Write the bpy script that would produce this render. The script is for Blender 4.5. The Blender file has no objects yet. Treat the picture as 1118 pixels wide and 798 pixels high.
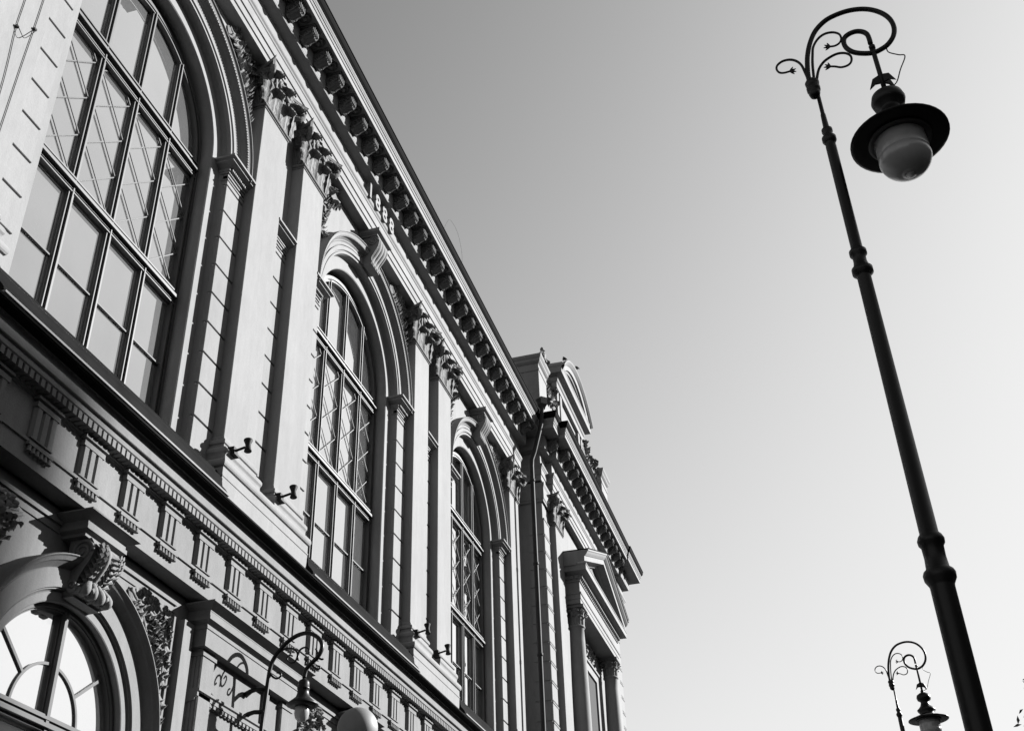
import bpy, math, random
from math import radians as R, sin, cos, pi, sqrt
from mathutils import Vector, Matrix
random.seed(7)
C = bpy.context.scene.collection
SC = bpy.context.scene
# ------------------------------------------------------------------ camera, sky, sun, exposure
EYE = 1.6
cam = bpy.data.objects.new('camera', bpy.data.cameras.new('camera')); C.objects.link(cam)
pitch, roll, yaw = R(33.719), R(-2.0823), R(14.9698)
Fv = Vector((cos(yaw)*cos(pitch), sin(yaw)*cos(pitch), sin(pitch)))
R0 = Vector((sin(yaw), -cos(yaw), 0)); U0 = R0.cross(Fv)
Rv = cos(roll)*R0 + sin(roll)*U0; Uv = -sin(roll)*R0 + cos(roll)*U0
cam.matrix_world = Matrix(((Rv.x, Uv.x, -Fv.x, 0), (Rv.y, Uv.y, -Fv.y, 0), (Rv.z, Uv.z, -Fv.z, EYE), (0, 0, 0, 1)))
cam.data.sensor_width = 36; cam.data.lens = 40.50
cam.data.clip_start = 0.05; cam.data.clip_end = 3000
SC.camera = cam
SUN_EL, SUN_AZ = R(25.0), R(-48.5)           # azimuth from +x (along the street) towards +y (the facade)
sd = Vector((cos(SUN_EL)*cos(SUN_AZ), cos(SUN_EL)*sin(SUN_AZ), sin(SUN_EL)))
sun = bpy.data.objects.new('sun', bpy.data.lights.new('sun', 'SUN')); C.objects.link(sun)
sun.data.energy = 5.0; sun.data.angle = R(0.53); sun.data.color = (1, 1, 1)
sun.rotation_euler = sd.to_track_quat('Z', 'Y').to_euler(); sun.location = (10, -30, 40)
W = bpy.data.worlds.new('World'); SC.world = W; W.use_nodes = True
nt = W.node_tree; bg = nt.nodes['Background']
sky = nt.nodes.new('ShaderNodeTexSky'); sky.sky_type = 'NISHITA'; sky.sun_disc = False
sky.sun_elevation = SUN_EL; sky.sun_rotation = math.atan2(sd.x, sd.y)
sky.air_density = 1.0; sky.dust_density = 1.15; sky.ozone_density = 1.0
sep = nt.nodes.new('ShaderNodeSeparateColor')            # black and white photograph taken through a red filter
nt.links.new(sky.outputs[0], sep.inputs[0])
def mth(op, a, b):
    n = nt.nodes.new('ShaderNodeMath'); n.operation = op
    for k, q in enumerate((a, b)):
        if isinstance(q, (int, float)): n.inputs[k].default_value = q
        else: nt.links.new(q, n.inputs[k])
    return n.outputs[0]
xp = mth('POWER', sep.outputs[0], 2.2)                   # tone response of the film: soft toe and shoulder
tone = mth('DIVIDE', mth('MULTIPLY', xp, 3.12), mth('ADD', xp, 2.30))
nt.links.new(tone, bg.inputs[0])
bg.inputs[1].default_value = 0.104
SC.view_settings.view_transform = 'Standard'; SC.view_settings.look = 'None'
SC.view_settings.exposure = 1.62; SC.view_settings.gamma = 1.0; SC.view_settings.use_curve_mapping = False

# ------------------------------------------------------------------ helpers
S = 0.6                                        # facade measures below are in units of 0.6 m, heights from the eye
def U(x, y, z): return (x*S, y*S, z*S + EYE)
ROOTLOC = {}
class MB:
    """collects shapes and links them as one mesh object"""
    def __init__(s, unit=True): s.v = []; s.f = []; s.sm = []; s.unit = unit
    def pt(s, p): s.v.append(U(*p) if s.unit else tuple(p)); return len(s.v)-1
    def face(s, ids, sm=False): s.f.append(tuple(ids)); s.sm.append(sm)
    def quad(s, a, b, c, d, sm=False): s.face([s.pt(a), s.pt(b), s.pt(c), s.pt(d)], sm)
    def box(s, x0, x1, y0, y1, z0, z1):
        i = [s.pt(p) for p in ((x0,y0,z0),(x1,y0,z0),(x1,y1,z0),(x0,y1,z0),(x0,y0,z1),(x1,y0,z1),(x1,y1,z1),(x0,y1,z1))]
        for q in ((0,3,2,1),(4,5,6,7),(0,1,5,4),(1,2,6,5),(2,3,7,6),(3,0,4,7)): s.face([i[k] for k in q])
    def chbox(s, x0, x1, y0, y1, z0, z1, c=0.02):
        """box whose street face (low y) has chamfered edges"""
        a = [s.pt(p) for p in ((x0,y1,z0),(x1,y1,z0),(x1,y1,z1),(x0,y1,z1))]
        b = [s.pt(p) for p in ((x0,y0+c,z0),(x1,y0+c,z0),(x1,y0+c,z1),(x0,y0+c,z1))]
        d = [s.pt(p) for p in ((x0+c,y0,z0+c),(x1-c,y0,z0+c),(x1-c,y0,z1-c),(x0+c,y0,z1-c))]
        for k in range(4):
            n = (k+1) % 4
            s.face((a[n], a[k], b[k], b[n])[::-1]); s.face((b[n], b[k], d[k], d[n])[::-1])
        s.face(d); s.face(a[::-1])
    def sweep(s, path, prof, cap=True, sm=False):
        """profile (outward offset, z) carried along a plan path with mitred corners; outward is right of travel"""
        n = len(path); nrm = []
        for k in range(n):
            ds = []
            if k > 0: ds.append((path[k][0]-path[k-1][0], path[k][1]-path[k-1][1]))
            if k < n-1: ds.append((path[k+1][0]-path[k][0], path[k+1][1]-path[k][1]))
            ns = []
            for d in ds:
                l = math.hypot(*d); ns.append((d[1]/l, -d[0]/l))
            if len(ns) == 1: nrm.append(ns[0])
            else:
                m = (ns[0][0]+ns[1][0], ns[0][1]+ns[1][1]); dd = 1 + ns[0][0]*ns[1][0] + ns[0][1]*ns[1][1]
                nrm.append((m[0]/dd, m[1]/dd))
        rows = [[s.pt((path[k][0]+nrm[k][0]*o, path[k][1]+nrm[k][1]*o, z)) for o, z in prof] for k in range(n)]
        for k in range(n-1):
            for j in range(len(prof)-1):
                s.face((rows[k][j], rows[k+1][j], rows[k+1][j+1], rows[k][j+1]), sm)
        if cap:
            s.face(rows[0][::-1]); s.face(rows[-1])
    def arch(s, xc, zc, prof, a0=0, a1=180, n=56, leg=None, sm=True):
        """profile (radius, y) swept round an arch in the facade plane; leg = z where straight legs end"""
        rows = []
        if leg is not None: rows.append([s.pt((xc+r, y, leg)) for r, y in prof])
        for k in range(n+1):
            a = R(a0 + (a1-a0)*k/n)
            rows.append([s.pt((xc+r*cos(a), y, zc+r*sin(a))) for r, y in prof])
        if leg is not None: rows.append([s.pt((xc-r, y, leg)) for r, y in prof])
        for k in range(len(rows)-1):
            for j in range(len(prof)-1):
                s.face((rows[k][j], rows[k][j+1], rows[k+1][j+1], rows[k+1][j]), False)
    def spandrel(s, xc, zc, rad, x0, x1, z1, y, n=40):
        """flat wall above and beside an arched opening"""
        p = [(xc+rad*cos(pi*k/n), zc+rad*sin(pi*k/n)) for k in range(n+1)]
        for k in range(n):
            (xa, za), (xb, zb) = p[k], p[k+1]
            s.quad((xb, y, zb), (xa, y, za), (xa, y, z1), (xb, y, z1))
        s.quad((x0, y, zc), (xc-rad, y, zc), (xc-rad, y, z1), (x0, y, z1))
        s.quad((xc+rad, y, zc), (x1, y, zc), (x1, y, z1), (xc+rad, y, z1))
    def tube(s, pts, rad, n=10, cap=True):
        pts = [Vector(p) for p in pts]
        rads = rad if isinstance(rad, (list, tuple)) else [rad]*len(pts)
        ring = []; prev = None
        for k, p in enumerate(pts):
            t = (pts[min(k+1, len(pts)-1)] - pts[max(k-1, 0)]).normalized()
            if prev is None:
                a = Vector((0, 0, 1)) if abs(t.z) < .9 else Vector((1, 0, 0))
                u = t.cross(a).normalized()
            else:
                u = prev - t*prev.dot(t); u.normalize()
            w = t.cross(u); prev = u
            ring.append([s.pt(p + (u*cos(2*pi*j/n) + w*sin(2*pi*j/n))*rads[k]) for j in range(n)])
        for k in range(len(pts)-1):
            for j in range(n):
                s.face((ring[k][j], ring[k][(j+1) % n], ring[k+1][(j+1) % n], ring[k+1][j]), True)
        if cap: s.face(ring[0][::-1]); s.face(ring[-1])
    def lathe(s, c, prof, n=24, sm=True):
        rings = [[s.pt((c[0]+r*cos(2*pi*j/n), c[1]+r*sin(2*pi*j/n), c[2]+z)) for j in range(n)] for r, z in prof]
        for k in range(len(prof)-1):
            for j in range(n):
                s.face((rings[k][j], rings[k][(j+1) % n], rings[k+1][(j+1) % n], rings[k+1][j]), sm)
        if prof[0][0] > 1e-4: s.face(rings[0][::-1])
        if prof[-1][0] > 1e-4: s.face(rings[-1])
    def grid(s, fn, nu, nv, sm=True):
        g = [[s.pt(fn(i/nu, j/nv)) for j in range(nv+1)] for i in range(nu+1)]
        for i in range(nu):
            for j in range(nv): s.face((g[i][j], g[i+1][j], g[i+1][j+1], g[i][j+1]), sm)
    def prism(s, prof, x0, x1):
        """closed outline in (y, z) extruded along x"""
        a = [s.pt((x0, y, z)) for y, z in prof]; b = [s.pt((x1, y, z)) for y, z in prof]
        n = len(prof)
        for k in range(n): s.face((a[k], a[(k+1) % n], b[(k+1) % n], b[k]))
        s.face(a[::-1]); s.face(b)
    def build(s, name, mat, parent=None, origin=None, recalc=True):
        o0 = Vector(origin) if origin is not None else (ROOTLOC[parent] if parent is not None and parent in ROOTLOC else Vector((0, 0, 0)))
        me = bpy.data.meshes.new(name)
        me.from_pydata([tuple(Vector(p)-o0) for p in s.v], [], s.f)
        me.polygons.foreach_set('use_smooth', s.sm)
        if recalc:
            import bmesh
            bm = bmesh.new(); bm.from_mesh(me); bmesh.ops.remove_doubles(bm, verts=bm.verts, dist=1e-5)
            bmesh.ops.recalc_face_normals(bm, faces=bm.faces); bm.to_mesh(me); bm.free()
        me.materials.append(mat); me.update()
        o = bpy.data.objects.new(name, me); C.objects.link(o)
        if parent is not None:
            o.parent = parent; o.location = o0 - ROOTLOC[parent]
        else: o.location = o0
        ROOTLOC[o] = o0
        return o
def thing(name, label, cat, loc, group=None):
    o = bpy.data.objects.new(name, None); C.objects.link(o); o.location = loc; o.empty_display_size = .2
    ROOTLOC[o] = Vector(loc); tag(o, label, cat, group); return o
def tag(o, label, cat, group=None):
    o['label'] = label; o['category'] = cat
    if group: o['group'] = group
def struct(o): o['kind'] = 'structure'; return o
def copy_part(o, off, parent=None):
    """copy of a part with its sub-parts, moved by off (metres)"""
    c = o.copy(); C.objects.link(c)
    if parent is not None: c.parent = parent
    c.location = Vector(o.location) + Vector(off)
    ROOTLOC[c] = ROOTLOC[o] + Vector(off)
    for ch in [k for k in o.children]:
        d = ch.copy(); C.objects.link(d); d.parent = c
        ROOTLOC[d] = ROOTLOC[ch] + Vector(off)
    return c
def catmull(P, m=6):
    P = [Vector(p) for p in P]; out = []
    for k in range(len(P)-1):
        p0 = P[max(k-1, 0)]; p1 = P[k]; p2 = P[k+1]; p3 = P[min(k+2, len(P)-1)]
        for j in range(m):
            t = j/m
            out.append(0.5*((2*p1) + (-p0+p2)*t + (2*p0-5*p1+4*p2-p3)*t*t + (-p0+3*p1-3*p2+p3)*t**3))
    out.append(P[-1]); return out

# ------------------------------------------------------------------ materials (black and white photograph: greys)
def mat(name, base, rough=.8, var=.0, scale=3.0, bump=0., bscale=60., spec=.3, metal=0., streak=False):
    m = bpy.data.materials.new(name); m.use_nodes = True; t = m.node_tree; b = t.nodes['Principled BSDF']
    b.inputs['Base Color'].default_value = (base, base, base, 1); b.inputs['Roughness'].default_value = rough
    b.inputs['Metallic'].default_value = metal; b.inputs['Specular IOR Level'].default_value = spec
    tc = t.nodes.new('ShaderNodeTexCoord')
    if var:
        n1 = t.nodes.new('ShaderNodeTexNoise'); n1.inputs['Scale'].default_value = scale; n1.inputs['Detail'].default_value = 8; n1.inputs['Roughness'].default_value = .62
        mp = t.nodes.new('ShaderNodeMapping'); t.links.new(tc.outputs['Object'], mp.inputs[0])
        if streak: mp.inputs['Scale'].default_value = (1.6, 1.6, .28)
        t.links.new(mp.outputs[0], n1.inputs['Vector'])
        r = t.nodes.new('ShaderNodeMapRange'); r.inputs[1].default_value = .3; r.inputs[2].default_value = .7
        r.inputs[3].default_value = base*(1-var); r.inputs[4].default_value = base*(1+var)
        t.links.new(n1.outputs[0], r.inputs[0]); t.links.new(r.outputs[0], b.inputs['Base Color'])
    if bump:
        n2 = t.nodes.new('ShaderNodeTexNoise'); n2.inputs['Scale'].default_value = bscale; n2.inputs['Detail'].default_value = 5
        t.links.new(tc.outputs['Object'], n2.inputs['Vector'])
        bp = t.nodes.new('ShaderNodeBump'); bp.inputs['Strength'].default_value = bump; bp.inputs['Distance'].default_value = .02
        t.links.new(n2.outputs[0], bp.inputs['Height']); t.links.new(bp.outputs[0], b.inputs['Normal'])
    return m
PLASTER = mat('painted_plaster', .20, .85, .07, 1.1, .12, 45, .2, streak=True)
TRIM = mat('plaster_trim', .19, .8, .06, 2.0, .10, 60, .2)
STUCCO = mat('moulded_stucco', .17, .8, .22, 6.0, .25, 40, .2)
DARKTRIM = mat('shade_toned_trim', .09, .85, .18, 3.0, .1, 40, .2)  # darker stucco: shade under the cornices is put into this colour
METAL = mat('dark_sheet_metal', .004, .9, .3, 3.0, .05, 30, .03)
SILLM = mat('sill_sheet_metal', .009, .9, .35, 2.5, .05, 30, .03)
FRAME = mat('window_frame_paint', .05, .55, .06, 4.0, 0, 1, .25)
BARS = mat('lattice_bar_paint', .055, .6, .08, 4.0, 0, 1, .2)
GRAYFR = mat('grey_frame_paint', .06, .6, .1, 3, 0, 1, .15)
IRON = mat('black_lamp_iron', .004, .42, .3, 8, .01, 60, .25)
FIX = mat('black_floodlight', .012, .6, .2, 8, 0, 1, .1)
PIPE = mat('pipe_zinc', .025, .6, .25, 4, .03, 30, .1)
ROOFM = mat('roof_sheet', .03, .9, .3, 1, .05, 20, .05)
ASPH = mat('asphalt', .05, .9, .25, 2, .3, 120, .2)
PAVE = mat('paving', .09, .9, .2, 1.5, .2, 60, .2)
KERBM = mat('granite_kerb', .24, .8, .2, 6, .2, 80, .2)
LEAF = mat('leaf', .05, .6, .4, 2, 0, 1, .3)
BARK = mat('bark', .06, .9, .3, 6, .6, 30, .2)
OPP = mat('opposite_render', .12, .9, .15, 1, .1, 30, .2)
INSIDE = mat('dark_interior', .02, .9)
SASH = mat('inner_sash_paint', .17, .6, .05, 4, 0, 1, .2)
def weather(m, base, amt=1.0):
    """old painted plaster: broad patches, fine rain streaks, specks"""
    t = m.node_tree; b = t.nodes['Principled BSDF']
    for l in list(b.inputs['Base Color'].links): t.links.remove(l)
    tc = t.nodes.new('ShaderNodeTexCoord'); geo = t.nodes.new('ShaderNodeNewGeometry')
    def noise(sc, det, vs, lo, hi, rough=.6):
        mp = t.nodes.new('ShaderNodeMapping'); mp.inputs['Scale'].default_value = vs; t.links.new(geo.outputs['Position'], mp.inputs[0])
        n = t.nodes.new('ShaderNodeTexNoise'); n.inputs['Scale'].default_value = sc; n.inputs['Detail'].default_value = det; n.inputs['Roughness'].default_value = rough
        t.links.new(mp.outputs[0], n.inputs['Vector'])
        r = t.nodes.new('ShaderNodeMapRange'); r.inputs[1].default_value = .32; r.inputs[2].default_value = .68; r.inputs[3].default_value = lo; r.inputs[4].default_value = hi
        t.links.new(n.outputs[0], r.inputs[0]); return r.outputs[0]
    def mul(a, c):
        n = t.nodes.new('ShaderNodeMath'); n.operation = 'MULTIPLY'
        for k, q in enumerate((a, c)):
            if isinstance(q, float): n.inputs[k].default_value = q
            else: t.links.new(q, n.inputs[k])
        return n.outputs[0]
    v = mul(noise(.55, 6, (1, 1, .8), 1-.10*amt, 1+.06*amt), noise(3.2, 5, (1, 1, .10), 1-.09*amt, 1+.04*amt, .7))
    v = mul(v, noise(14, 4, (1, 1, .35), 1-.06*amt, 1+.03*amt)); v = mul(v, noise(70, 2, (1, 1, 1), 1-.05*amt, 1+.04*amt))
    v = mul(v, base)
    t.links.new(v, b.inputs['Base Color'])
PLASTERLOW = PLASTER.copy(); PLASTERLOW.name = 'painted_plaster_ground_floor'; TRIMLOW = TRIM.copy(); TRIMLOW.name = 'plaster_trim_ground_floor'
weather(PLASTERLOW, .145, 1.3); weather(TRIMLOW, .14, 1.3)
weather(PLASTER, .182); weather(TRIM, .174, 1.1); weather(STUCCO, .15, 2.0); weather(OPAL, .13, 1.0) if False else None
def glassmat(name, diff, gl, rough=.015, gain=1.0, off=0.0):
    m = bpy.data.materials.new(name); m.use_nodes = True; t = m.node_tree
    for n in list(t.nodes):
        if n.type != 'OUTPUT_MATERIAL': t.nodes.remove(n)
    out = [n for n in t.nodes if n.type == 'OUTPUT_MATERIAL'][0]
    d = t.nodes.new('ShaderNodeBsdfDiffuse'); g = t.nodes.new('ShaderNodeBsdfGlossy'); mx = t.nodes.new('ShaderNodeMixShader')
    tc = t.nodes.new('ShaderNodeTexCoord'); no = t.nodes.new('ShaderNodeTexNoise'); no.inputs['Scale'].default_value = 1.4; no.inputs['Detail'].default_value = 3
    t.links.new(tc.outputs['Object'], no.inputs['Vector'])
    r = t.nodes.new('ShaderNodeMapRange'); r.inputs[3].default_value = diff*.8; r.inputs[4].default_value = diff*1.2
    t.links.new(no.outputs[0], r.inputs[0]); t.links.new(r.outputs[0], d.inputs[0])
    g.inputs[0].default_value = (1, 1, 1, 1); g.inputs['Roughness'].default_value = rough
    bp = t.nodes.new('ShaderNodeBump'); bp.inputs['Strength'].default_value = .025; bp.inputs['Distance'].default_value = .05
    n2 = t.nodes.new('ShaderNodeTexNoise'); n2.inputs['Scale'].default_value = .9
    t.links.new(tc.outputs['Object'], n2.inputs['Vector']); t.links.new(n2.outputs[0], bp.inputs['Height']); t.links.new(bp.outputs[0], g.inputs['Normal'])
    fr = t.nodes.new('ShaderNodeFresnel'); fr.inputs['IOR'].default_value = gl; gm = t.nodes.new('ShaderNodeMath'); gm.operation = 'MULTIPLY_ADD'; gm.use_clamp = True; gm.inputs[1].default_value = gain; gm.inputs[2].default_value = off; t.links.new(fr.outputs[0], gm.inputs[0]); t.links.new(gm.outputs[0], mx.inputs[0])
    t.links.new(d.outputs[0], mx.inputs[1]); t.links.new(g.outputs[0], mx.inputs[2]); t.links.new(mx.outputs[0], out.inputs[0])
    return m
PANE = glassmat('window_glass', .105, 1.5, gain=6.0, off=-.22)
PANELOW = glassmat('fanlight_glass', .12, 1.5, gain=.5, off=.82)
OPAL = mat('smoked_lamp_glass', .25, .18, .15, 5, 0, 1, .5)

# ------------------------------------------------------------------ ground
g = MB(False); g.box(-600, 600, -600, 600, -1.0, 0.0); struct(g.build('ground', ASPH))
g = MB(False); g.box(-60, 90, -2.2, 9.0, -.3, .13); struct(g.build('pavement', PAVE))
g = MB(False); g.box(-60, 90, -2.45, -2.2, -.3, .125); struct(g.build('kerb', KERBM))

# ------------------------------------------------------------------ the theatre building
ZG = -EYE/S + .21                               # top of the pavement in facade units
hall = thing('theatre_building', 'ornate pale stucco theatre with arched windows, Corinthian pilasters and bracketed cornice along the left', 'building', U(26, 10.3, ZG))
XL = 1.5                                        # left end
XT, XTR = 38.7, 52.9                            # end pavilion
BAYS = [13.09, 23.05, 33.0]; PAIRS = [8.13, 18.08, 28.03]
ZS, RP, ROP = 17.2, 2.645, 2.28                 # upper arch: spring, pier radius, opening radius
YW = 10.30; YL = 10.1
LZC, LR = 4.8, 2.12                             # lower arch

# main wall: upper face, lower face
w = MB(); wl_ = MB()
ed = [XL] + [ (PAIRS[0]) ] 
bounds = [(PAIRS[0], PAIRS[1]), (PAIRS[1], PAIRS[2]), (PAIRS[2], XT+.3)]
for (a, b), xc in zip(bounds, BAYS):
    w.spandrel(xc, ZS, RP, a, b, 23.3, YW)
    w.quad((a, YW, 8.6), (xc-RP, YW, 8.6), (xc-RP, YW, ZS), (a, YW, ZS))
    w.quad((xc+RP, YW, 8.6), (b, YW, 8.6), (b, YW, ZS), (xc+RP, YW, ZS))
    w.quad((xc-RP, YW, 8.6), (xc+RP, YW, 8.6), (xc+RP, YW, 9.9), (xc-RP, YW, 9.9))
    wl_.spandrel(xc, LZC, LR, a, b, 7.6, YL)
    wl_.quad((a, YL, ZG-.3), (xc-LR, YL, ZG-.3), (xc-LR, YL, LZC), (a, YL, LZC))
    wl_.quad((xc+LR, YL, ZG-.3), (b, YL, ZG-.3), (b, YL, LZC), (xc+LR, YL, LZC))
    wl_.quad((a, YL, 7.6), (b, YL, 7.6), (b, YW, 7.6), (a, YW, 7.6)); wl_.quad((a, YW, 7.6), (b, YW, 7.6), (b, YW, 8.6), (a, YW, 8.6))
w.quad((XL, YW, ZG-.3), (PAIRS[0], YW, ZG-.3), (PAIRS[0], YW, 23.3), (XL, YW, 23.3))
w.quad((XL, 26, ZG-.3), (XL, YW, ZG-.3), (XL, YW, 23.3), (XL, 26, 23.3))
w.quad((XTR, 26, ZG-.3), (XL, 26, ZG-.3), (XL, 26, 23.3), (XTR, 26, 23.3))
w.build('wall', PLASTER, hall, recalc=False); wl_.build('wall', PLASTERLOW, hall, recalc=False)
# dark rooms behind the windows (closed box)
r_ = MB(); r_.box(XL+.3, XTR-.4, 11.35, 25.7, ZG, 23.0); r_.build('interior', INSIDE, hall)
# roof
r_ = MB()
r_.quad((XL-.6, 9.15, 23.5), (XT, 9.15, 23.5), (XT, 18, 26.2), (XL-.6, 18, 26.2))
r_.quad((XT, 26.6, 23.5), (XL-.6, 26.6, 23.5), (XL-.6, 18, 26.2), (XT, 18, 26.2))
r_.quad((XT, 9.5, 23.7), (XTR, 9.5, 23.7), (XTR, 18, 26.2), (XT, 18, 26.2))
r_.build('roof', ROOFM, hall, recalc=False)

# window reveals and archivolts
for xc in BAYS:
    a = MB()
    a.arch(xc, ZS, [(RP+.02, YW-.01), (RP-.03, 10.45), (ROP+.02, 10.45), (ROP, 10.47), (ROP, 11.3)], leg=9.9)
    a.build('window_reveal', TRIM, hall)
    a = MB()
    a.arch(xc, ZS, [(3.215, YW+.02), (3.21, 10.03), (3.20, 10.00), (3.185, 10.0), (3.17, 10.03), (3.10, 10.06), (3.02, 10.20), (3.0, 10.20),
                    (2.97, 10.235), (2.89, 10.225), (2.88, 10.26), (2.865, 10.26), (2.855, 10.215), (2.75, 10.215), (2.735, 10.26), (2.715, 10.26), (2.70, 10.235), (2.65, 10.235), (2.63, 10.33)], n=72)
    for k in range(150):                       # bead row in the hollow
        t = pi*(k+.5)/150
        p = Vector((xc+3.085*cos(t), 10.085, ZS+3.085*sin(t)))
        rr = Vector((cos(t), 0, sin(t)))*.022; tt = Vector((-sin(t), 0, cos(t)))*.018; yy = Vector((0, -.03, 0))
        c = [p-rr-tt, p+rr-tt, p+rr+tt, p-rr+tt]
        q = [x+yy for x in c]
        a.quad(*q); a.quad(c[0], c[1], q[1], q[0]); a.quad(c[1], c[2], q[2], q[1]); a.quad(c[2], c[3], q[3], q[2]); a.quad(c[3], c[0], q[0], q[3])
    a.build('archivolt', TRIM, hall)

# rusticated piers either side of each window and between the paired pilasters
G0, GP = 11.09, .7035
def rust(name, x0, x1, wrap=0.0):
    m = MB(); z = 10.1; zs = [G0+GP*k for k in range(-1, 10)]
    edges = [10.1] + [q for q in zs if 10.15 < q < 17.0] + [17.0]
    for k in range(len(edges)-1):
        m.chbox(x0, x1, 10.24, YW+.15, edges[k]+(.022 if k else 0), edges[k+1]-.022, .008)
    return m.build(name, PLASTER, hall)
# impost mouldings
IMP = [(-.02, 16.84), (.02, 16.845), (.02, 16.88), (.0, 16.885), (.0, 17.02), (.03, 17.03), (.03, 17.07), (.05, 17.08), (.05, 17.14), (.17, 17.19), (.20, 17.205), (.20, 17.235), (.26, 17.26), (.26, 17.31), (.02, 17.42), (-.02, 17.43)]
IMPLOW = IMP
def impost(x0, x1, side):
    m = MB()
    if side < 0: m.sweep([(x0, 10.9), (x0, 10.24), (x1, 10.24)], IMP, cap=False)    # right-hand pier, open side to the left
    else: m.sweep([(x0, 10.24), (x1, 10.24), (x1, 10.9)], IMP, cap=False)
    # small egg row under the cap
    n = 12
    for k in range(n):
        xa = x0 + (x1-x0)*(k+.2)/n
        m.box(xa, xa+(x1-x0)/n*.6, 10.15, 10.2, 17.085, 17.14)
    return m.build('impost', TRIM, hall)
def imp_lid(x0, x1, a=None): pass
for xc in BAYS:
    for sx in (-1, 1):
        e0 = xc + sx*RP; e1 = xc + sx*3.36
        lo, hi = min(e0, e1), max(e0, e1)
        if hi > XT: hi = 37.4 if lo < 37 else hi
        rust('rusticated_pier', lo, hi)
        impost(lo, hi, -1 if sx > 0 else 1)
for pc in PAIRS: rust('rusticated_strip', pc-.46, pc+.46)
m = MB()
for pc in PAIRS:
    pass
# small impost between the paired pilasters
m0 = MB(); pc = PAIRS[1]; m0.sweep([(pc-.46, 10.24), (pc+.46, 10.24)], IMP)
imp0 = m0.build('impost', TRIM, hall, origin=U(pc, 10.24, 17))
for q in (PAIRS[0], PAIRS[2]): copy_part(imp0, ((q-pc)*S, 0, 0))

# ------------------------------------------------------------------ pilasters
def leaf(m, base, up, out, side, h, wd, curl, n=8, k=6):
    """acanthus leaf: lobed strip that rises along up and curls out at the tip"""
    base, up, out, side = Vector(base), Vector(up), Vector(out), Vector(side)
    def fn(a, b):
        t = a*1.25; u = b*2-1
        if t < .8: y = t*h*1.12; o = .03*h + .10*h*t*t
        else:
            q = (t-.8)/.45*pi*.95
            y = .8*h*1.12 + sin(q)*curl*.55; o = .03*h + .064*h + (1-cos(q))*curl*.5
        lob = 1 - .30*abs(sin(a*pi*4.0))
        ww = wd*.5*(.72+.45*sin(pi*min(1, a*1.02)))*lob*(1 if a < .8 else 1-(a-.8)*2.2)
        rid = .05*h*(1-abs(u)) + .02*h*cos(u*pi*3)
        return base + up*y + out*(o + rid) + side*(u*ww)
    m.grid(fn, n, k, sm=False)
def spiral(m, c, ax, az, r0, turns, rad, sgn=1, n=26):
    """volute coil in the plane of vectors ax, az"""
    c, ax, az = Vector(c), Vector(ax), Vector(az); pts = []; rs = []
    for k in range(n+1):
        t = k/n; a = sgn*t*turns*2*pi; r = r0*(1-t*.86)
        pts.append(c + ax*(r*cos(a)) + az*(r*sin(a))); rs.append(rad*(1-.35*t))
    m.tube(pts, rs, 6)
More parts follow.
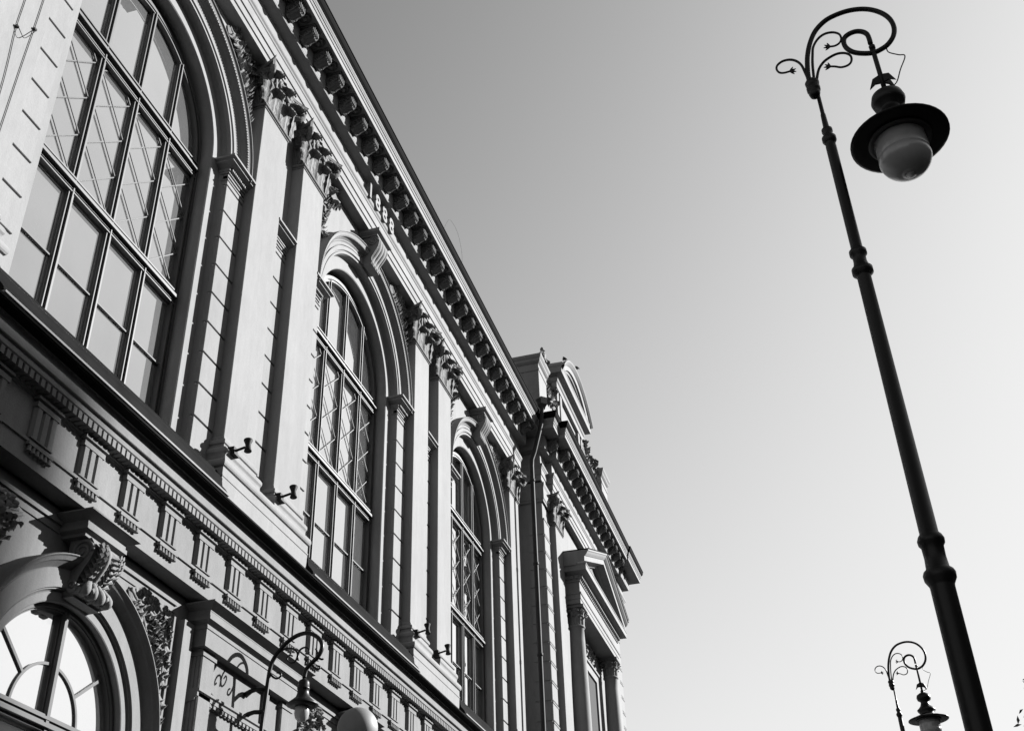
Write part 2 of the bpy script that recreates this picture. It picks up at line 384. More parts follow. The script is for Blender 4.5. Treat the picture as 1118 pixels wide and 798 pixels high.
def capital_mesh(w, d, h, yf):
    """Corinthian pilaster capital; local u-frame: x centre 0, front y=yf, z from 0 to h"""
    m = MB(); hw = w/2
    yb = yf + d + .1
    # astragal rolls and bell
    for z, r, o in ((-.10, .018, .02), (-.02, .035, .045)):
        pr = [(0, z-r)] + [(o*.4 + r*cos(a), z + r*sin(a)) for a in [pi*(j/6-.5) for j in range(7)]] + [(0, z+r)]
        m.sweep([(-hw, yb), (-hw, yf), (hw, yf), (hw, yb)], pr, cap=False)
    m.sweep([(-hw, yb), (-hw, yf), (hw, yf), (hw, yb)], [(-.02, 0), (-.02, h*.55), (.03, h*.75), (.12, h*.86), (.12, h*.9)], cap=False)
    # lower and upper leaves
    for k in range(2): leaf(m, (-hw+w*(k+.5)/2, yf+.01, 0.0), (0, 0, 1), (0, -1, 0), (1, 0, 0), h*.42, w*.52, .24, 12, 10)
    for k in range(3): leaf(m, (-hw+w*k/2*.98+.01, yf+.02, 0.0), (0, 0, 1), (0, -1, 0), (1, 0, 0), h*.68, w*.46, .32, 12, 10)
    for sx in (-1, 1):
        leaf(m, (sx*(hw-.01), yf+d*.5, .01), (0, 0, 1), (sx, 0, 0), (0, 1, 0), h*.42, d*1.3, .16)
        leaf(m, (sx*(hw-.01), yf+d*.1, .01), (0, 0, 1), (sx*.8, -.6, 0), (sx*.6, .8, 0), h*.64, .3, .22)
        leaf(m, (sx*(hw-.01), yf+d*.9, .01), (0, 0, 1), (sx, 0, 0), (0, 1, 0), h*.64, d*1.0, .2)
        # corner volutes on the diagonal, inner helices, stalks
        dg = Vector((sx*.707, -.707, 0))
        c = Vector((sx*hw, yf, h*.76)) + dg*.13
        spiral(m, c, dg, (0, 0, 1), .21, 1.9, .075, -1)
        m.tube([Vector((sx*hw*.55, yf-.04, h*.45)), Vector((sx*hw*.75, yf-.09, h*.65)), Vector((sx*hw*.95, yf-.12, h*.84)), c + Vector((0, 0, .16))], [.06, .07, .085, .07], 6)
        spiral(m, (sx*hw*.30, yf-.12, h*.76), (sx*-1, 0, 0), (0, 0, 1), .13, 1.7, .048, -1)
        m.tube([Vector((sx*hw*.5, yf-.04, h*.45)), Vector((sx*hw*.48, yf-.07, h*.65)), Vector((sx*hw*.36, yf-.10, h*.86)), Vector((sx*hw*.2, yf-.10, h*.84))], [.04, .045, .045, .035], 6)
        spiral(m, (sx*(hw+.08), yf+d*.75, h*.76), (0, 1, 0), (0, 0, 1), .11, 1.6, .04, 1)
    # abacus: concave sided slab with horned corners
    def edge(k):
        n = 10; pts = []
        for i in range(n+1):
            t = i/n; x = -hw-.30 + (w+.60)*t; y = yf - .30 + .26*sin(pi*t)**.8
            pts.append((x, y))
        return pts
    fr = edge(0)
    left = [(-hw-.30+.24*sin(pi*t/2), yf-.30 + (d+.5)*t) for t in (1, .66, .33)]
    right = [(hw+.30-.24*sin(pi*t/2), yf-.30 + (d+.5)*t) for t in (.33, .66, 1)]
    outl = left + fr + right
    lev = [(h*.90, .90), (h*.935, .97), (h*.94, .99), (h*.975, 1.0), (h*.995, 1.02)]
    rows = []
    for z, sc in lev: rows.append([m.pt((x*(1-(1-sc)*.25), yf+d+.2 + (y-yf-d-.2)*sc, z)) for x, y in outl])
    for a in range(len(rows)-1):
        for b in range(len(outl)-1): m.face((rows[a][b], rows[a][b+1], rows[a+1][b+1], rows[a+1][b]))
    m.face(rows[0][::-1]); m.face(rows[-1])
    # fleuron in the middle of the abacus
    for a in range(5):
        t = 2*pi*a/5
        leaf(m, (0, yf-.06, h*.93), (cos(t), 0, sin(t)), (0, -1, 0), (-sin(t), 0, cos(t)), .13, .13, .05, 4, 3)
    # berry stalks filling the gaps
    for k in range(5):
        x = -hw*.8 + w*.8*k/4
        m.lathe((x, yf-.08, h*.62), [(0, -.07), (.05, -.03), (.055, .02), (.03, .07), (0, .09)], 7)
    return m
PW, PD = 1.18, .24
def shift(m, x, y, z):
    m.v = [(p[0]+x*S, p[1]+y*S, p[2]+z*S) for p in m.v]
BASEPROF = [(.13, 10.38), (.13, 10.52), (.135, 10.54), (.155, 10.58), (.155, 10.64), (.13, 10.68), (.09, 10.70), (.06, 10.74), (.06, 10.78), (.085, 10.80), (.09, 10.85), (.07, 10.89), (.03, 10.90), (.03, 10.95), (0, 11.0)]
p0x = PAIRS[1]-1.04
sh = MB(); sh.chbox(p0x-PW/2, p0x+PW/2, 10.0, YW+.02, 10.9, 19.76, .012)
pil0 = sh.build('pilaster', PLASTER, hall, origin=U(p0x, 10, 11))
b_ = MB(); b_.sweep([(p0x-PW/2, YW), (p0x-PW/2, 10.0), (p0x+PW/2, 10.0), (p0x+PW/2, YW)], BASEPROF, cap=False)
b_.build('base', TRIM, pil0)
cm = capital_mesh(PW, .26, 1.22, 0.0); shift(cm, p0x, 10.0, 19.76)
cm.build('capital', STUCCO, pil0, recalc=False)
pils = [p0x]
for pc in PAIRS:
    for sx in (-1, 1):
        x = pc + sx*1.04
        if abs(x-p0x) > .01: copy_part(pil0, ((x-p0x)*S, 0, 0)); pils.append(x)
xE = BAYS[2] + 3.95
copy_part(pil0, ((xE-p0x)*S, 0, 0))

# pedestal zone under the pilaster pairs
PLP = [(0, 9.3), (0, 10.02), (.012, 10.03), (.012, 10.06), (0, 10.07), (0, 10.22), (.03, 10.24), (.045, 10.27), (.05, 10.31), (.045, 10.35), (.03, 10.38), (0, 10.385), (-.1, 10.386)]
d0 = MB(); pc = PAIRS[1]
d0.sweep([(pc-1.82, YW), (pc-1.82, 9.82), (pc+1.82, 9.82), (pc+1.82, YW)], PLP, cap=False)
d0.box(pc-1.80, pc+1.80, 9.84, YW+.02, 9.3, 10.381)
ped0 = d0.build('pedestal', PLASTER, hall, origin=U(pc, 10, 9.5))
for q in (PAIRS[0], PAIRS[2]): copy_part(ped0, ((q-pc)*S, 0, 0))
d1 = MB(); d1.sweep([(xE-.78, YW), (xE-.78, 9.82), (XT, 9.82)], PLP, cap=False); d1.build('pedestal', PLASTER, hall)

# window sills, clad in dark sheet metal, with a pale fillet below
for k, xc in enumerate(BAYS):
    a = PAIRS[k]+1.83; b = PAIRS[k+1]-1.83 if k < 2 else xE-.79
    m = MB(); m.sweep([(a, 9.66), (b, 9.66)], [(-.7, 9.62), (0, 9.62), (-.01, 9.66), (-.05, 9.72), (-.12, 9.80), (-.14, 9.90), (-.14, 9.96), (-.22, 10.05), (-.26, 10.06), (-.26, 10.13), (-.29, 10.16), (-1.2, 10.32)])
    m.build('window_sill', SILLM, hall)
    m = MB(); m.box(a, b, 9.62, 10.2, 9.565, 9.60)
    m.build('sill_moulding', TRIM, hall)

# ------------------------------------------------------------------ upper entablature and cornice
def entablature(path, dy=0):
    """architrave, frieze, bed mould, corona and gutter following the plan path of the architrave face"""
    a = MB()
    a.sweep(path, [(-.35, 21.0), (0, 21.0), (0, 21.15), (.012, 21.16), (.03, 21.17), (.03, 21.385), (.045, 21.395), (.06, 21.40), (.06, 21.66), (.08, 21.68), (.09, 21.72), (.12, 21.76), (.13, 21.80), (.13, 21.84), (.02, 21.86), (.02, 22.42)], cap=True)
    a.build('architrave', TRIM, hall)
    a = MB()
    a.sweep(path, [(.0, 22.37), (.20, 22.385), (.29, 22.40), (.295, 22.405), (.295, 22.435), (.30, 22.44), (.305, 22.50), (.315, 22.53), (.32, 22.55), (.32, 22.95), (.80, 22.955), (.80, 22.94), (.82, 22.94), (.82, 23.10), (.84, 23.11), (.84, 23.125), (.83, 23.13), (.85, 23.20), (.87, 23.21), (.87, 23.25), (.885, 23.27), (.9, 23.30), (.9, 23.33), (.2, 23.34)], cap=True)
    a.build('cornice', TRIM, hall)
    a = MB()
    a.sweep(path, [(.78, 23.345), (.92, 23.345), (.925, 23.36), (.96, 23.40), (.985, 23.47), (.99, 23.55), (1.01, 23.555), (1.01, 23.58), (.7, 23.60)], cap=True)
    a.build('gutter', METAL, hall)
MAINPATH = [(XL, 10.0), (37.95, 10.0)]
entablature(MAINPATH)
TPATH = [(XT, 10.9), (XT, 9.36), (39.62, 9.36), (39.62, 9.12), (51.2, 9.12), (51.2, 9.36), (52.1, 9.36), (52.1, 9.06), (53.45, 9.06), (53.45, 12.0)]
entablature(TPATH)

# carved modillions and rosettes under the cornice
def modillion():
    m = MB(); hw = .145
    prof = [(0, 0), (0, -.40), (-.03, -.43), (-.08, -.44), (-.14, -.40), (-.17, -.33), (-.24, -.27), (-.32, -.24), (-.38, -.24), (-.42, -.27), (-.45, -.24), (-.46, -.18), (-.45, -.07), (-.48, -.06), (-.48, 0)]
    prof = [(y*.80-.02, z) for y, z in prof]
    m.prism(prof, -hw, hw)
    m.box(-hw-.03, hw+.03, -.42, 0, -.05, 0)
    for sx in (-1, 1):
        spiral(m, (sx*(hw+.005), -.13, -.27), (0, -1, 0), (0, 0, 1), .13, 1.8, .03, 1, 20)
        spiral(m, (sx*(hw+.005), -.32, -.15), (0, 1, 0), (0, 0, 1), .075, 1.6, .022, 1, 16)
        m.tube([(sx*(hw+.0), -.05, -.38), (sx*(hw+.0), -.2, -.30), (sx*(hw+.0), -.33, -.22)], .025, 5)
    leaf(m, (0, -.05, -.42), (0, -.90, .43), (0, -.36, -.93), (1, 0, 0), .34, .32, .07, 7, 6)
    for x in (-.11, -.04, .03, .10): m.box(x-.012, x+.018, -.405, -.37, -.25, -.08)
    return m
def rosette():
    m = MB()
    for k in range(8):
        t = 2*pi*k/8
        leaf(m, (0, 0, -.0), (cos(t), sin(t), 0), (0, 0, -1), (-sin(t), cos(t), 0), .13, .11, .04, 4, 3)
    m.lathe((0, 0, -.08), [(0, -.05), (.04, -.03), (.05, .02), (.03, .06)], 10)
    m.lathe((0, 0, -.02), [(.15, .02), (.165, -.005), (.18, .02)], 18)
    return m
XM0 = 22.83
def to(mesh, x, y, z): shift(mesh, x, y, z-0); mesh.v = [(p[0], p[1], p[2]) for p in mesh.v]; return mesh
m1 = modillion(); shift(m1, XM0, 9.70, 22.95)
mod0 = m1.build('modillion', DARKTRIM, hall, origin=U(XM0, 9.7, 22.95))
m2 = rosette(); shift(m2, XM0+.4, 9.44, 22.95)
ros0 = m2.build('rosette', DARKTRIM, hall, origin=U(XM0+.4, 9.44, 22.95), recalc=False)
k = -12
while XM0 + .8*k < 37.8:
    x = XM0 + .8*k
    if k != 0 and x > 15.0:
        copy_part(mod0, (.8*k*S, 0, 0)); copy_part(ros0, (.8*k*S, 0, 0))
    k += 1
for k in range(15):
    x = 39.95 + .785*k
    copy_part(mod0, ((x-XM0)*S, -.88*S, 0)); copy_part(ros0, ((x-XM0)*S, -.88*S, 0))
copy_part(mod0, ((38.95-XM0)*S, -.64*S, 0)); copy_part(mod0, ((51.9-XM0)*S, -.64*S, 0)); copy_part(mod0, ((52.6-XM0)*S, -.64*S, 0))

# raised date on the frieze
def glyph(ch, x):
    cu = bpy.data.curves.new('numeral', 'FONT'); cu.body = ch; cu.size = .70*S; cu.extrude = .08*S; cu.offset = .016*S; cu.space_character = 1
    to_ = bpy.data.objects.new('numeral_tmp', cu); C.objects.link(to_)
    bpy.context.view_layer.update()
    dg = bpy.context.evaluated_depsgraph_get(); dm = bpy.data.meshes.new_from_object(to_.evaluated_get(dg))
    bpy.data.objects.remove(to_)
    dm.materials.clear(); dm.materials.append(TRIM)
    num = bpy.data.objects.new('numeral', dm); C.objects.link(num); num.parent = hall
    num.rotation_euler = (R(90), 0, 0); num.location = Vector(U(x, 9.90, 21.80)) - ROOTLOC[hall]
for k, ch in enumerate('1888'): glyph(ch, 22.02 + .53*k)

# ------------------------------------------------------------------ keystones of the upper windows
def console_rows(prof, xw, z0):
    pass
xk = BAYS[1]
m = MB()
kp = catmull([(9.82, 0, 20.84), (9.75, 0, 20.74), (9.735, 0, 20.62), (9.77, 0, 20.46), (9.86, 0, 20.30), (9.94, 0, 20.17), (9.96, 0, 20.06), (9.94, 0, 19.99), (9.965, 0, 19.92)], 4)
HK = lambda z: .275 + .05*(z-19.92)/.92
def kfn(a, b):
    i = min(int(a*(len(kp)-1)+.5), len(kp)-1); p = kp[i]
    u = b*2-1
    rid = .035*abs(cos(u*pi*2.0)) - (.02 if abs(u) > .93 else 0)
    return (xk + u*HK(p.z), p.x - rid*.9 + .02, p.z)
m.grid(kfn, len(kp)-1, 32, sm=False)
for sx in (-1, 1):                              # cheeks of the scroll
    for i in range(len(kp)-1):
        h0 = HK(kp[i].z); h1 = HK(kp[i+1].z)
        m.quad((xk+sx*h0, kp[i].x+.02, kp[i].z), (xk+sx*h0, 10.4, kp[i].z), (xk+sx*h1, 10.4, kp[i+1].z), (xk+sx*h1, kp[i+1].x+.02, kp[i+1].z))
    spiral(m, (xk+sx*.322, 9.93, 20.66), (0, -1, 0), (0, 0, 1), .16, 2.0, .028, 1)
m.quad((xk-.275, 9.965, 19.92), (xk+.275, 9.965, 19.92), (xk+.275, 10.4, 19.92), (xk-.275, 10.4, 19.92))
key0 = m.build('keystone', TRIM, hall, origin=U(xk, 10, 20), recalc=True)
m = MB(); m.sweep([(xk-.36, 10.35), (xk-.36, 9.80), (xk+.36, 9.80), (xk+.36, 10.35)], [(0, 20.80), (.02, 20.805), (.02, 20.84), (.10, 20.89), (.11, 20.895), (.11, 20.92), (.115, 20.93), (.115, 20.99), (-.3, 20.995)], cap=False)
m.quad((xk-.36, 9.80, 20.80), (xk+.36, 9.80, 20.80), (xk+.36, 10.35, 20.80), (xk-.36, 10.35, 20.80))
m.build('abacus', TRIM, key0)
for q in (BAYS[0], BAYS[2]): copy_part(key0, ((q-xk)*S, 0, 0))

# foliage reliefs in the arch corners
def relief(m, pts, y, size, dens, seed, up=False):
    rnd = random.Random(seed)
    P = catmull([(p[0], 0, p[1]) for p in pts], 8)
    m.tube([(p.x, y-.03, p.z) for p in P], [.035*(1-.4*i/len(P)) for i in range(len(P))], 6)
    for i in range(len(P)-1):
        t = (P[i+1]-P[i]).normalized()
        for s_ in (-1, 1):
            if rnd.random() > dens: continue
            a = rnd.uniform(.4, 1.1)*s_
            d = Vector((t.x*cos(a)-t.z*sin(a), 0, t.x*sin(a)+t.z*cos(a)))
            sd_ = Vector((-d.z, 0, d.x)); sz = size*rnd.uniform(.7, 1.25)
            leaf(m, (P[i].x, y-rnd.uniform(.0, .03), P[i].z), d, (0, -1, 0), sd_, sz, sz*.75, sz*.4, 5, 4)
def corner_relief(x_arch, x_edge, ztop, sgn, y, seed, mk):
    """scroll of leaves that fills the triangle between arch, frame and top"""
    m = MB()
    for pts, sz, dn in mk: relief(m, [(x_arch + sgn*p[0], ztop + p[1]) for p in pts], y, sz, dn, seed)
    return m
UPR = [([(.15, -.12), (.45, -.25), (.75, -.5), (1.0, -.85), (1.12, -1.3), (1.15, -1.75)], .26, .9),
       ([(.75, -.2), (1.0, -.3), (1.08, -.55), (.92, -.72), (.78, -.58)], .2, .9),
       ([(1.05, -.9), (1.25, -.75), (1.3, -.5), (1.15, -.35)], .18, .8),
       ([(1.12, -1.2), (1.28, -1.35), (1.25, -1.6), (1.15, -1.5)], .16, .8)]
for k, xc in enumerate(BAYS):
    for sgn in (-1, 1):
        m = corner_relief(xc + sgn*1.75, 0, 20.95, sgn, 10.29, 10+k*2+sgn, UPR)
        m.build('leaf_relief', STUCCO, hall, recalc=False)
# shell at the foot of each relief, above the arch shoulder
# ------------------------------------------------------------------ upper windows
def window(xc):
    yf = 10.72
    m = MB()                                     # outer frame, stepped
    m.arch(xc, ZS-.15, [(ROP+.01, yf), (2.20, yf), (2.20, yf+.03), (2.15, yf+.03), (2.15, yf), (2.12, yf), (2.12, yf+.12)], leg=10.1)
    m.build('x', FRAME) if False else None
    win = m.build('window', FRAME, hall)
    def fins_v(x, z0, z1, n=3, name='mullion'):
        q = MB()
        q.box(x-.08, x+.08, yf+.045, yf+.13, z0, z1)
        q.box(x-.068, x-.048, yf+.015, yf+.06, z0, z1); q.box(x-.012, x+.016, yf-.02, yf+.06, z0, z1); q.box(x+.050, x+.070, yf+.015, yf+.06, z0, z1)
        q.build(name, FRAME, win)
    def top(x):
        d = abs(x-xc); return ZS-.15 + sqrt(max(0.01, 2.17**2 - d*d))
    for kx in (-1.125, 0, 1.125): fins_v(xc+kx, 10.2, top(xc+kx))
    for z, hh in ((16.82, .19), (13.52, .15)):
        q = MB()
        q.box(xc-2.2, xc+2.2, yf+.045, yf+.13, z-hh, z+hh)
        q.box(xc-2.19, xc+2.19, yf-.03, yf+.05, z+hh-.035, z+hh+.0)
        q.box(xc-2.19, xc+2.19, yf-.07, yf+.05, z-.03, z+.035)
        q.box(xc-2.19, xc+2.19, yf-.01, yf+.05, z-hh, z-hh+.025)
        q.box(xc-2.19, xc+2.19, yf+.0, yf+.05, z-hh+.07, z-hh+.095)
        q.build('transom', FRAME, win)
    q = MB(); q.box(xc-2.2, xc+2.2, yf+.06, yf+.10, 11.955, 11.985)
    q.build('glazing_bar', BARS, win)
    q = MB(); yg = yf+.07                       # diamond lattice of the middle lights
    for kx in (-1.6875, -.5625, .5625, 1.6875):
        x0, x1 = xc+kx-.545, xc+kx+.545
        z0, z1 = 13.67, 16.63
        for sl in (1, -1):
            for n in range(-2, 5):
                za = 13.66 + .91*n + (0 if sl > 0 else 1.06); zb = za + sl*1.06
                pa, pb = Vector((x0, yg, za)), Vector((x1, yg, zb))
                # clip to the light
                def clip(pa, pb):
                    t0, t1 = 0., 1.
                    dz = pb.z-pa.z
                    for lim, low in ((z0, True), (z1, False)):
                        t = (lim-pa.z)/dz
                        inside_a = pa.z >= lim if low else pa.z <= lim
                        inside_b = pb.z >= lim if low else pb.z <= lim
                        if not inside_a and not inside_b: return None
                        if not inside_a: t0 = max(t0, t)
                        elif not inside_b: t1 = min(t1, t)
                    return (pa.lerp(pb, t0), pa.lerp(pb, t1)) if t1 > t0 else None
                c = clip(pa, pb)
                if c:
                    a, b = c; d = (b-a).normalized(); nn = Vector((-d.z, 0, d.x))*.011; yy = Vector((0, .018, 0)); yo = Vector((0, .004*sl, 0))
                    co = [a-nn+yo, b-nn+yo, b+nn+yo, a+nn+yo]; ci = [p+yy for p in co]
                    i = [q.pt(p) for p in co+ci]
                    for f in ((0,1,2,3),(7,6,5,4),(0,4,5,1),(1,5,6,2),(2,6,7,3),(3,7,4,0)): q.face([i[z] for z in f])
    q.build('lattice', BARS, win)
    q = MB()                                     # pale inner sashes round each light
    for kx in (-1.6875, -.5625, .5625, 1.6875):
        xa, xb = xc+kx-.485, xc+kx+.485
        for z0, z1 in ((10.25, 11.95), (11.99, 13.37), (13.68, 16.62), (17.02, top(xc+kx)-.35)):
            for x0 in (xa, xb-.04): q.box(x0, x0+.04, yf+.092, yf+.112, z0, z1)
            if z0 in (11.99, 13.68): q.box(xa+.041, xb-.041, yf+.092, yf+.112, z1-.05, z1)
    q.build('sash', SASH, win)
    q = MB(); yp = yf+.11
    n = 32; c = q.pt((xc, yp, ZS-.15)); pr = None
    arc = [q.pt((xc+2.18*cos(pi*k/n), yp, ZS-.15+2.18*sin(pi*k/n))) for k in range(n+1)]
    lo = [q.pt((xc-2.18, yp, 10.1)), q.pt((xc+2.18, yp, 10.1))]
    q.face(arc + lo)
    q.build('pane', PANE, win, recalc=False)
    return win
for xc in BAYS: window(xc)

# ------------------------------------------------------------------ lower cornice, triglyph frieze
lowpath = [(XL, 9.83), (XT+.2, 9.83)]
m = MB(); m.sweep(lowpath, [(-.5, 9.38), (.40, 9.29), (.44, 9.265), (.49, 9.25), (.49, 9.215), (.47, 9.21), (.47, 9.2), (.27, 9.195)])
m.build('ledge_flashing', SILLM, hall)
m = MB(); m.sweep(lowpath, [(.32, 9.19), (.28, 9.19), (.28, 8.955), (.27, 8.945), (.23, 8.94), (.225, 8.85), (.20, 8.83), (.05, 8.83), (.05, 8.70), (.05, 8.69), (.03, 8.68), (.02, 8.66), (.0, 8.65), (.0, 8.03), (.02, 8.03), (.05, 8.02), (.05, 7.975), (.02, 7.97), (.02, 7.67), (-.30, 7.669)], cap=True)
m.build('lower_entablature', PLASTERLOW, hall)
m = MB(); x = 9.0
while x < XT:
    m.box(x, x+.080, 9.617, 9.80, 8.713, 8.829); x += .1255
m.build('dentil_band', PLASTERLOW, hall)
def trig():
    m = MB()
    # block with two full and two half grooves
    xs = [-.25, -.215, -.12, -.085, -.05, .05, .085, .12, .215, .25]; ys = [9.80, 9.755, 9.755, 9.80, 9.755, 9.755, 9.80, 9.755, 9.755, 9.80]
    z0, z1 = 8.05, 8.52
    for k in range(9): m.quad((xs[k], ys[k], z0), (xs[k+1], ys[k+1], z0), (xs[k+1], ys[k+1], z1), (xs[k], ys[k], z1))
    m.box(-.26, .26, 9.745, 9.84, 8.52, 8.60)
    m.quad((-.25, 9.8, z0), (-.25, 9.84, z0), (-.25, 9.84, z1), (-.25, 9.80, z1)); m.quad((.25, 9.8, z0), (.25, 9.84, z0), (.25, 9.84, z1), (.25, 9.8, z1))
    m.box(-.25, .25, 9.756, 9.84, 8.035, 8.05)
    m.box(-.27, .27, 9.735, 9.80, 7.92, 7.968)
    for k in range(6):
        x = -.22+.088*k
        m.lathe((x, 9.765, 7.83), [(.038, 0), (.034, .02), (.024, .092)], 8, False)
    m.box(-.29, .29, 9.715, 9.82, 8.63, 8.672)   # mutule
    return m
TX0, TP = 11.45, 1.12
m = trig(); shift(m, TX0, 0, 0)
tri0 = m.build('triglyph', PLASTERLOW, hall, origin=U(TX0, 9.8, 8))
for k in range(-1, 15):
    if k: copy_part(tri0, (TP*k*S, 0, 0))

# ------------------------------------------------------------------ lower arches
for xc in BAYS:
    a = MB()
    a.arch(xc, LZC, [(2.165, 10.12), (2.16, 9.73), (2.15, 9.70), (2.135, 9.70), (2.12, 9.73), (2.07, 9.77), (2.06, 9.80), (1.995, 9.90), (1.985, 9.91),
                     (1.97, 9.90), (1.72, 9.90), (1.71, 9.93), (1.695, 9.93), (1.69, 9.96), (1.67, 9.985), (1.655, 9.97), (1.55, 9.97), (1.535, 9.98), (1.535, 10.12), (1.535, 10.6)], leg=ZG+.6, n=72)
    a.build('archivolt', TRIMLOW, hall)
    # fanlight window: grey frame, central mullion, ring and spokes
    f = MB(); yf = 10.08
    f.arch(xc, LZC, [(1.545, yf), (1.48, yf), (1.465, yf+.025), (1.45, yf+.025), (1.45, yf+.11)], leg=ZG+.8)
    win = f.build('window', GRAYFR, hall)
    q = MB(); q.box(xc-.055, xc+.055, yf+.06, yf+.14, ZG+.8, LZC+1.49); q.box(xc-.03, xc+.035, yf-.01, yf+.07, ZG+.8, LZC+1.49); q.build('mullion', GRAYFR, win)
    q = MB(); q.box(xc-1.45, xc+1.45, yf+.01, yf+.16, LZC-.17, LZC+.05); q.box(xc-1.45, xc+1.45, yf-.05, yf+.03, LZC-.13, LZC-.08); q.box(xc-1.45, xc+1.45, yf-.02, yf+.03, LZC-.02, LZC+.02); q.build('transom', GRAYFR, win)
    q = MB(); q.arch(xc, LZC, [(.755, yf+.13), (.755, yf+.07), (.715, yf+.07), (.715, yf+.13)], n=36)
    for sx in (-1, 1):
        d = Vector((sx*.78, 0, .62)).normalized(); nn = Vector((-d.z, 0, d.x))*.022
        a0 = Vector((xc, yf+.07, LZC)) + d*.745; a1 = Vector((xc, yf+.07, LZC)) + d*1.47; yy = Vector((0, .07, 0))
        i = [q.pt(p) for p in (a0-nn, a1-nn, a1+nn, a0+nn, a0-nn+yy, a1-nn+yy, a1+nn+yy, a0+nn+yy)]
        for fa in ((0,1,2,3),(7,6,5,4),(0,4,5,1),(1,5,6,2),(2,6,7,3),(3,7,4,0)): q.face([i[z] for z in fa])
    q.build('glazing_bar', GRAYFR, win)
    q = MB(); yp = yf+.10; n = 32
    arc = [q.pt((xc+1.5*cos(pi*k/n), yp, LZC+1.5*sin(pi*k/n))) for k in range(n+1)]
    q.face(arc + [q.pt((xc-1.5, yp, ZG+.8)), q.pt((xc+1.5, yp, ZG+.8))])
    q.build('pane', PANELOW, win, recalc=False)
    # dado under the window
    q = MB(); q.box(xc-1.6, xc+1.6, 10.0, 11.2, ZG-.2, ZG+.8); q.build('dado', PLASTERLOW, hall)
# acanthus console and its abacus over the arch
m = MB(); xk = BAYS[0]
kp = catmull([(9.66, 0, 7.22), (9.60, 0, 7.12), (9.585, 0, 7.02), (9.62, 0, 6.90), (9.70, 0, 6.76), (9.76, 0, 6.64), (9.77, 0, 6.56), (9.72, 0, 6.50), (9.68, 0, 6.46), (9.71, 0, 6.41), (9.80, 0, 6.39)], 4)
def cfn(a, b):
    i = min(int(a*(len(kp)-1)+.5), len(kp)-1); p = kp[i]; u = b*2-1
    return (xk + u*(.34), p.x + .03 - (.03 if abs(u) > .86 else 0), p.z)
m.grid(cfn, len(kp)-1, 14, sm=False)
for sx in (-1, 1):
    for i in range(len(kp)-1):
        m.quad((xk+sx*.34, kp[i].x, kp[i].z), (xk+sx*.34, 10.0, kp[i].z), (xk+sx*.34, 10.0, kp[i+1].z), (xk+sx*.34, kp[i+1].x, kp[i+1].z))
    spiral(m, (xk+sx*.345, 9.78, 7.02), (0, -1, 0), (0, 0, 1), .18, 2.0, .03, 1)
    spiral(m, (xk+sx*.345, 9.84, 6.53), (0, -1, 0), (0, 0, 1), .10, 1.6, .028, -1)
m.box(xk-.32, xk+.32, 9.80, 10.1, 6.36, 6.42)
key1 = m.build('keystone', STUCCO, hall, origin=U(xk, 10, 7))
m = MB()
mid = [(xk, p.x-.005, p.z) for p in kp]
m.tube(mid, [.045 - .02*i/len(mid) for i in range(len(mid))], 8)
for i in range(2, 27, 2):
    p = kp[i]; tn = (kp[i+1]-kp[i-1]).normalized(); nv = Vector((0, tn.z, -tn.x))
    if nv.y > 0: nv = -nv
    t3 = Vector((0, tn.x, tn.z))
    for sx in (-1, 1):
        for w_, l_ in ((.04, .20), (.15, .16)):
            up = (t3*.75 + Vector((sx*.66, 0, 0))).normalized()
            leaf(m, (xk+sx*w_, p.x+.015, p.z), up, nv, (sx*.75, 0, .66), l_, .13, .09, 7, 5)
for sx in (-.24, -.08, .08, .24): m.tube(catmull([(xk+sx*.6, 9.72, 6.62), (xk+sx, 9.66, 6.52), (xk+sx*1.15, 9.66, 6.44), (xk+sx*1.1, 9.74, 6.40)], 4), [.05, .05, .05, .055, .06, .065, .07, .07, .07, .06, .05, .04, .03], 8)
m.build('acanthus', STUCCO, key1, recalc=False)
m = MB(); m.sweep([(xk-.42, 10.3), (xk-.42, 9.72), (xk+.42, 9.72), (xk+.42, 10.3)], [(0, 7.22), (.01, 7.225), (.01, 7.27), (.07, 7.30), (.08, 7.305), (.08, 7.37), (.06, 7.375), (.06, 7.44), (.20, 7.515), (.21, 7.52), (.21, 7.545), (.0, 7.66), (-.1, 7.665)], cap=False)
m.quad((xk-.42, 9.72, 7.22), (xk+.42, 9.72, 7.22), (xk+.42, 10.3, 7.22), (xk-.42, 10.3, 7.22))
m.build('abacus', TRIMLOW, key1)
for q in BAYS[1:]: copy_part(key1, ((q-xk)*S, 0, 0))

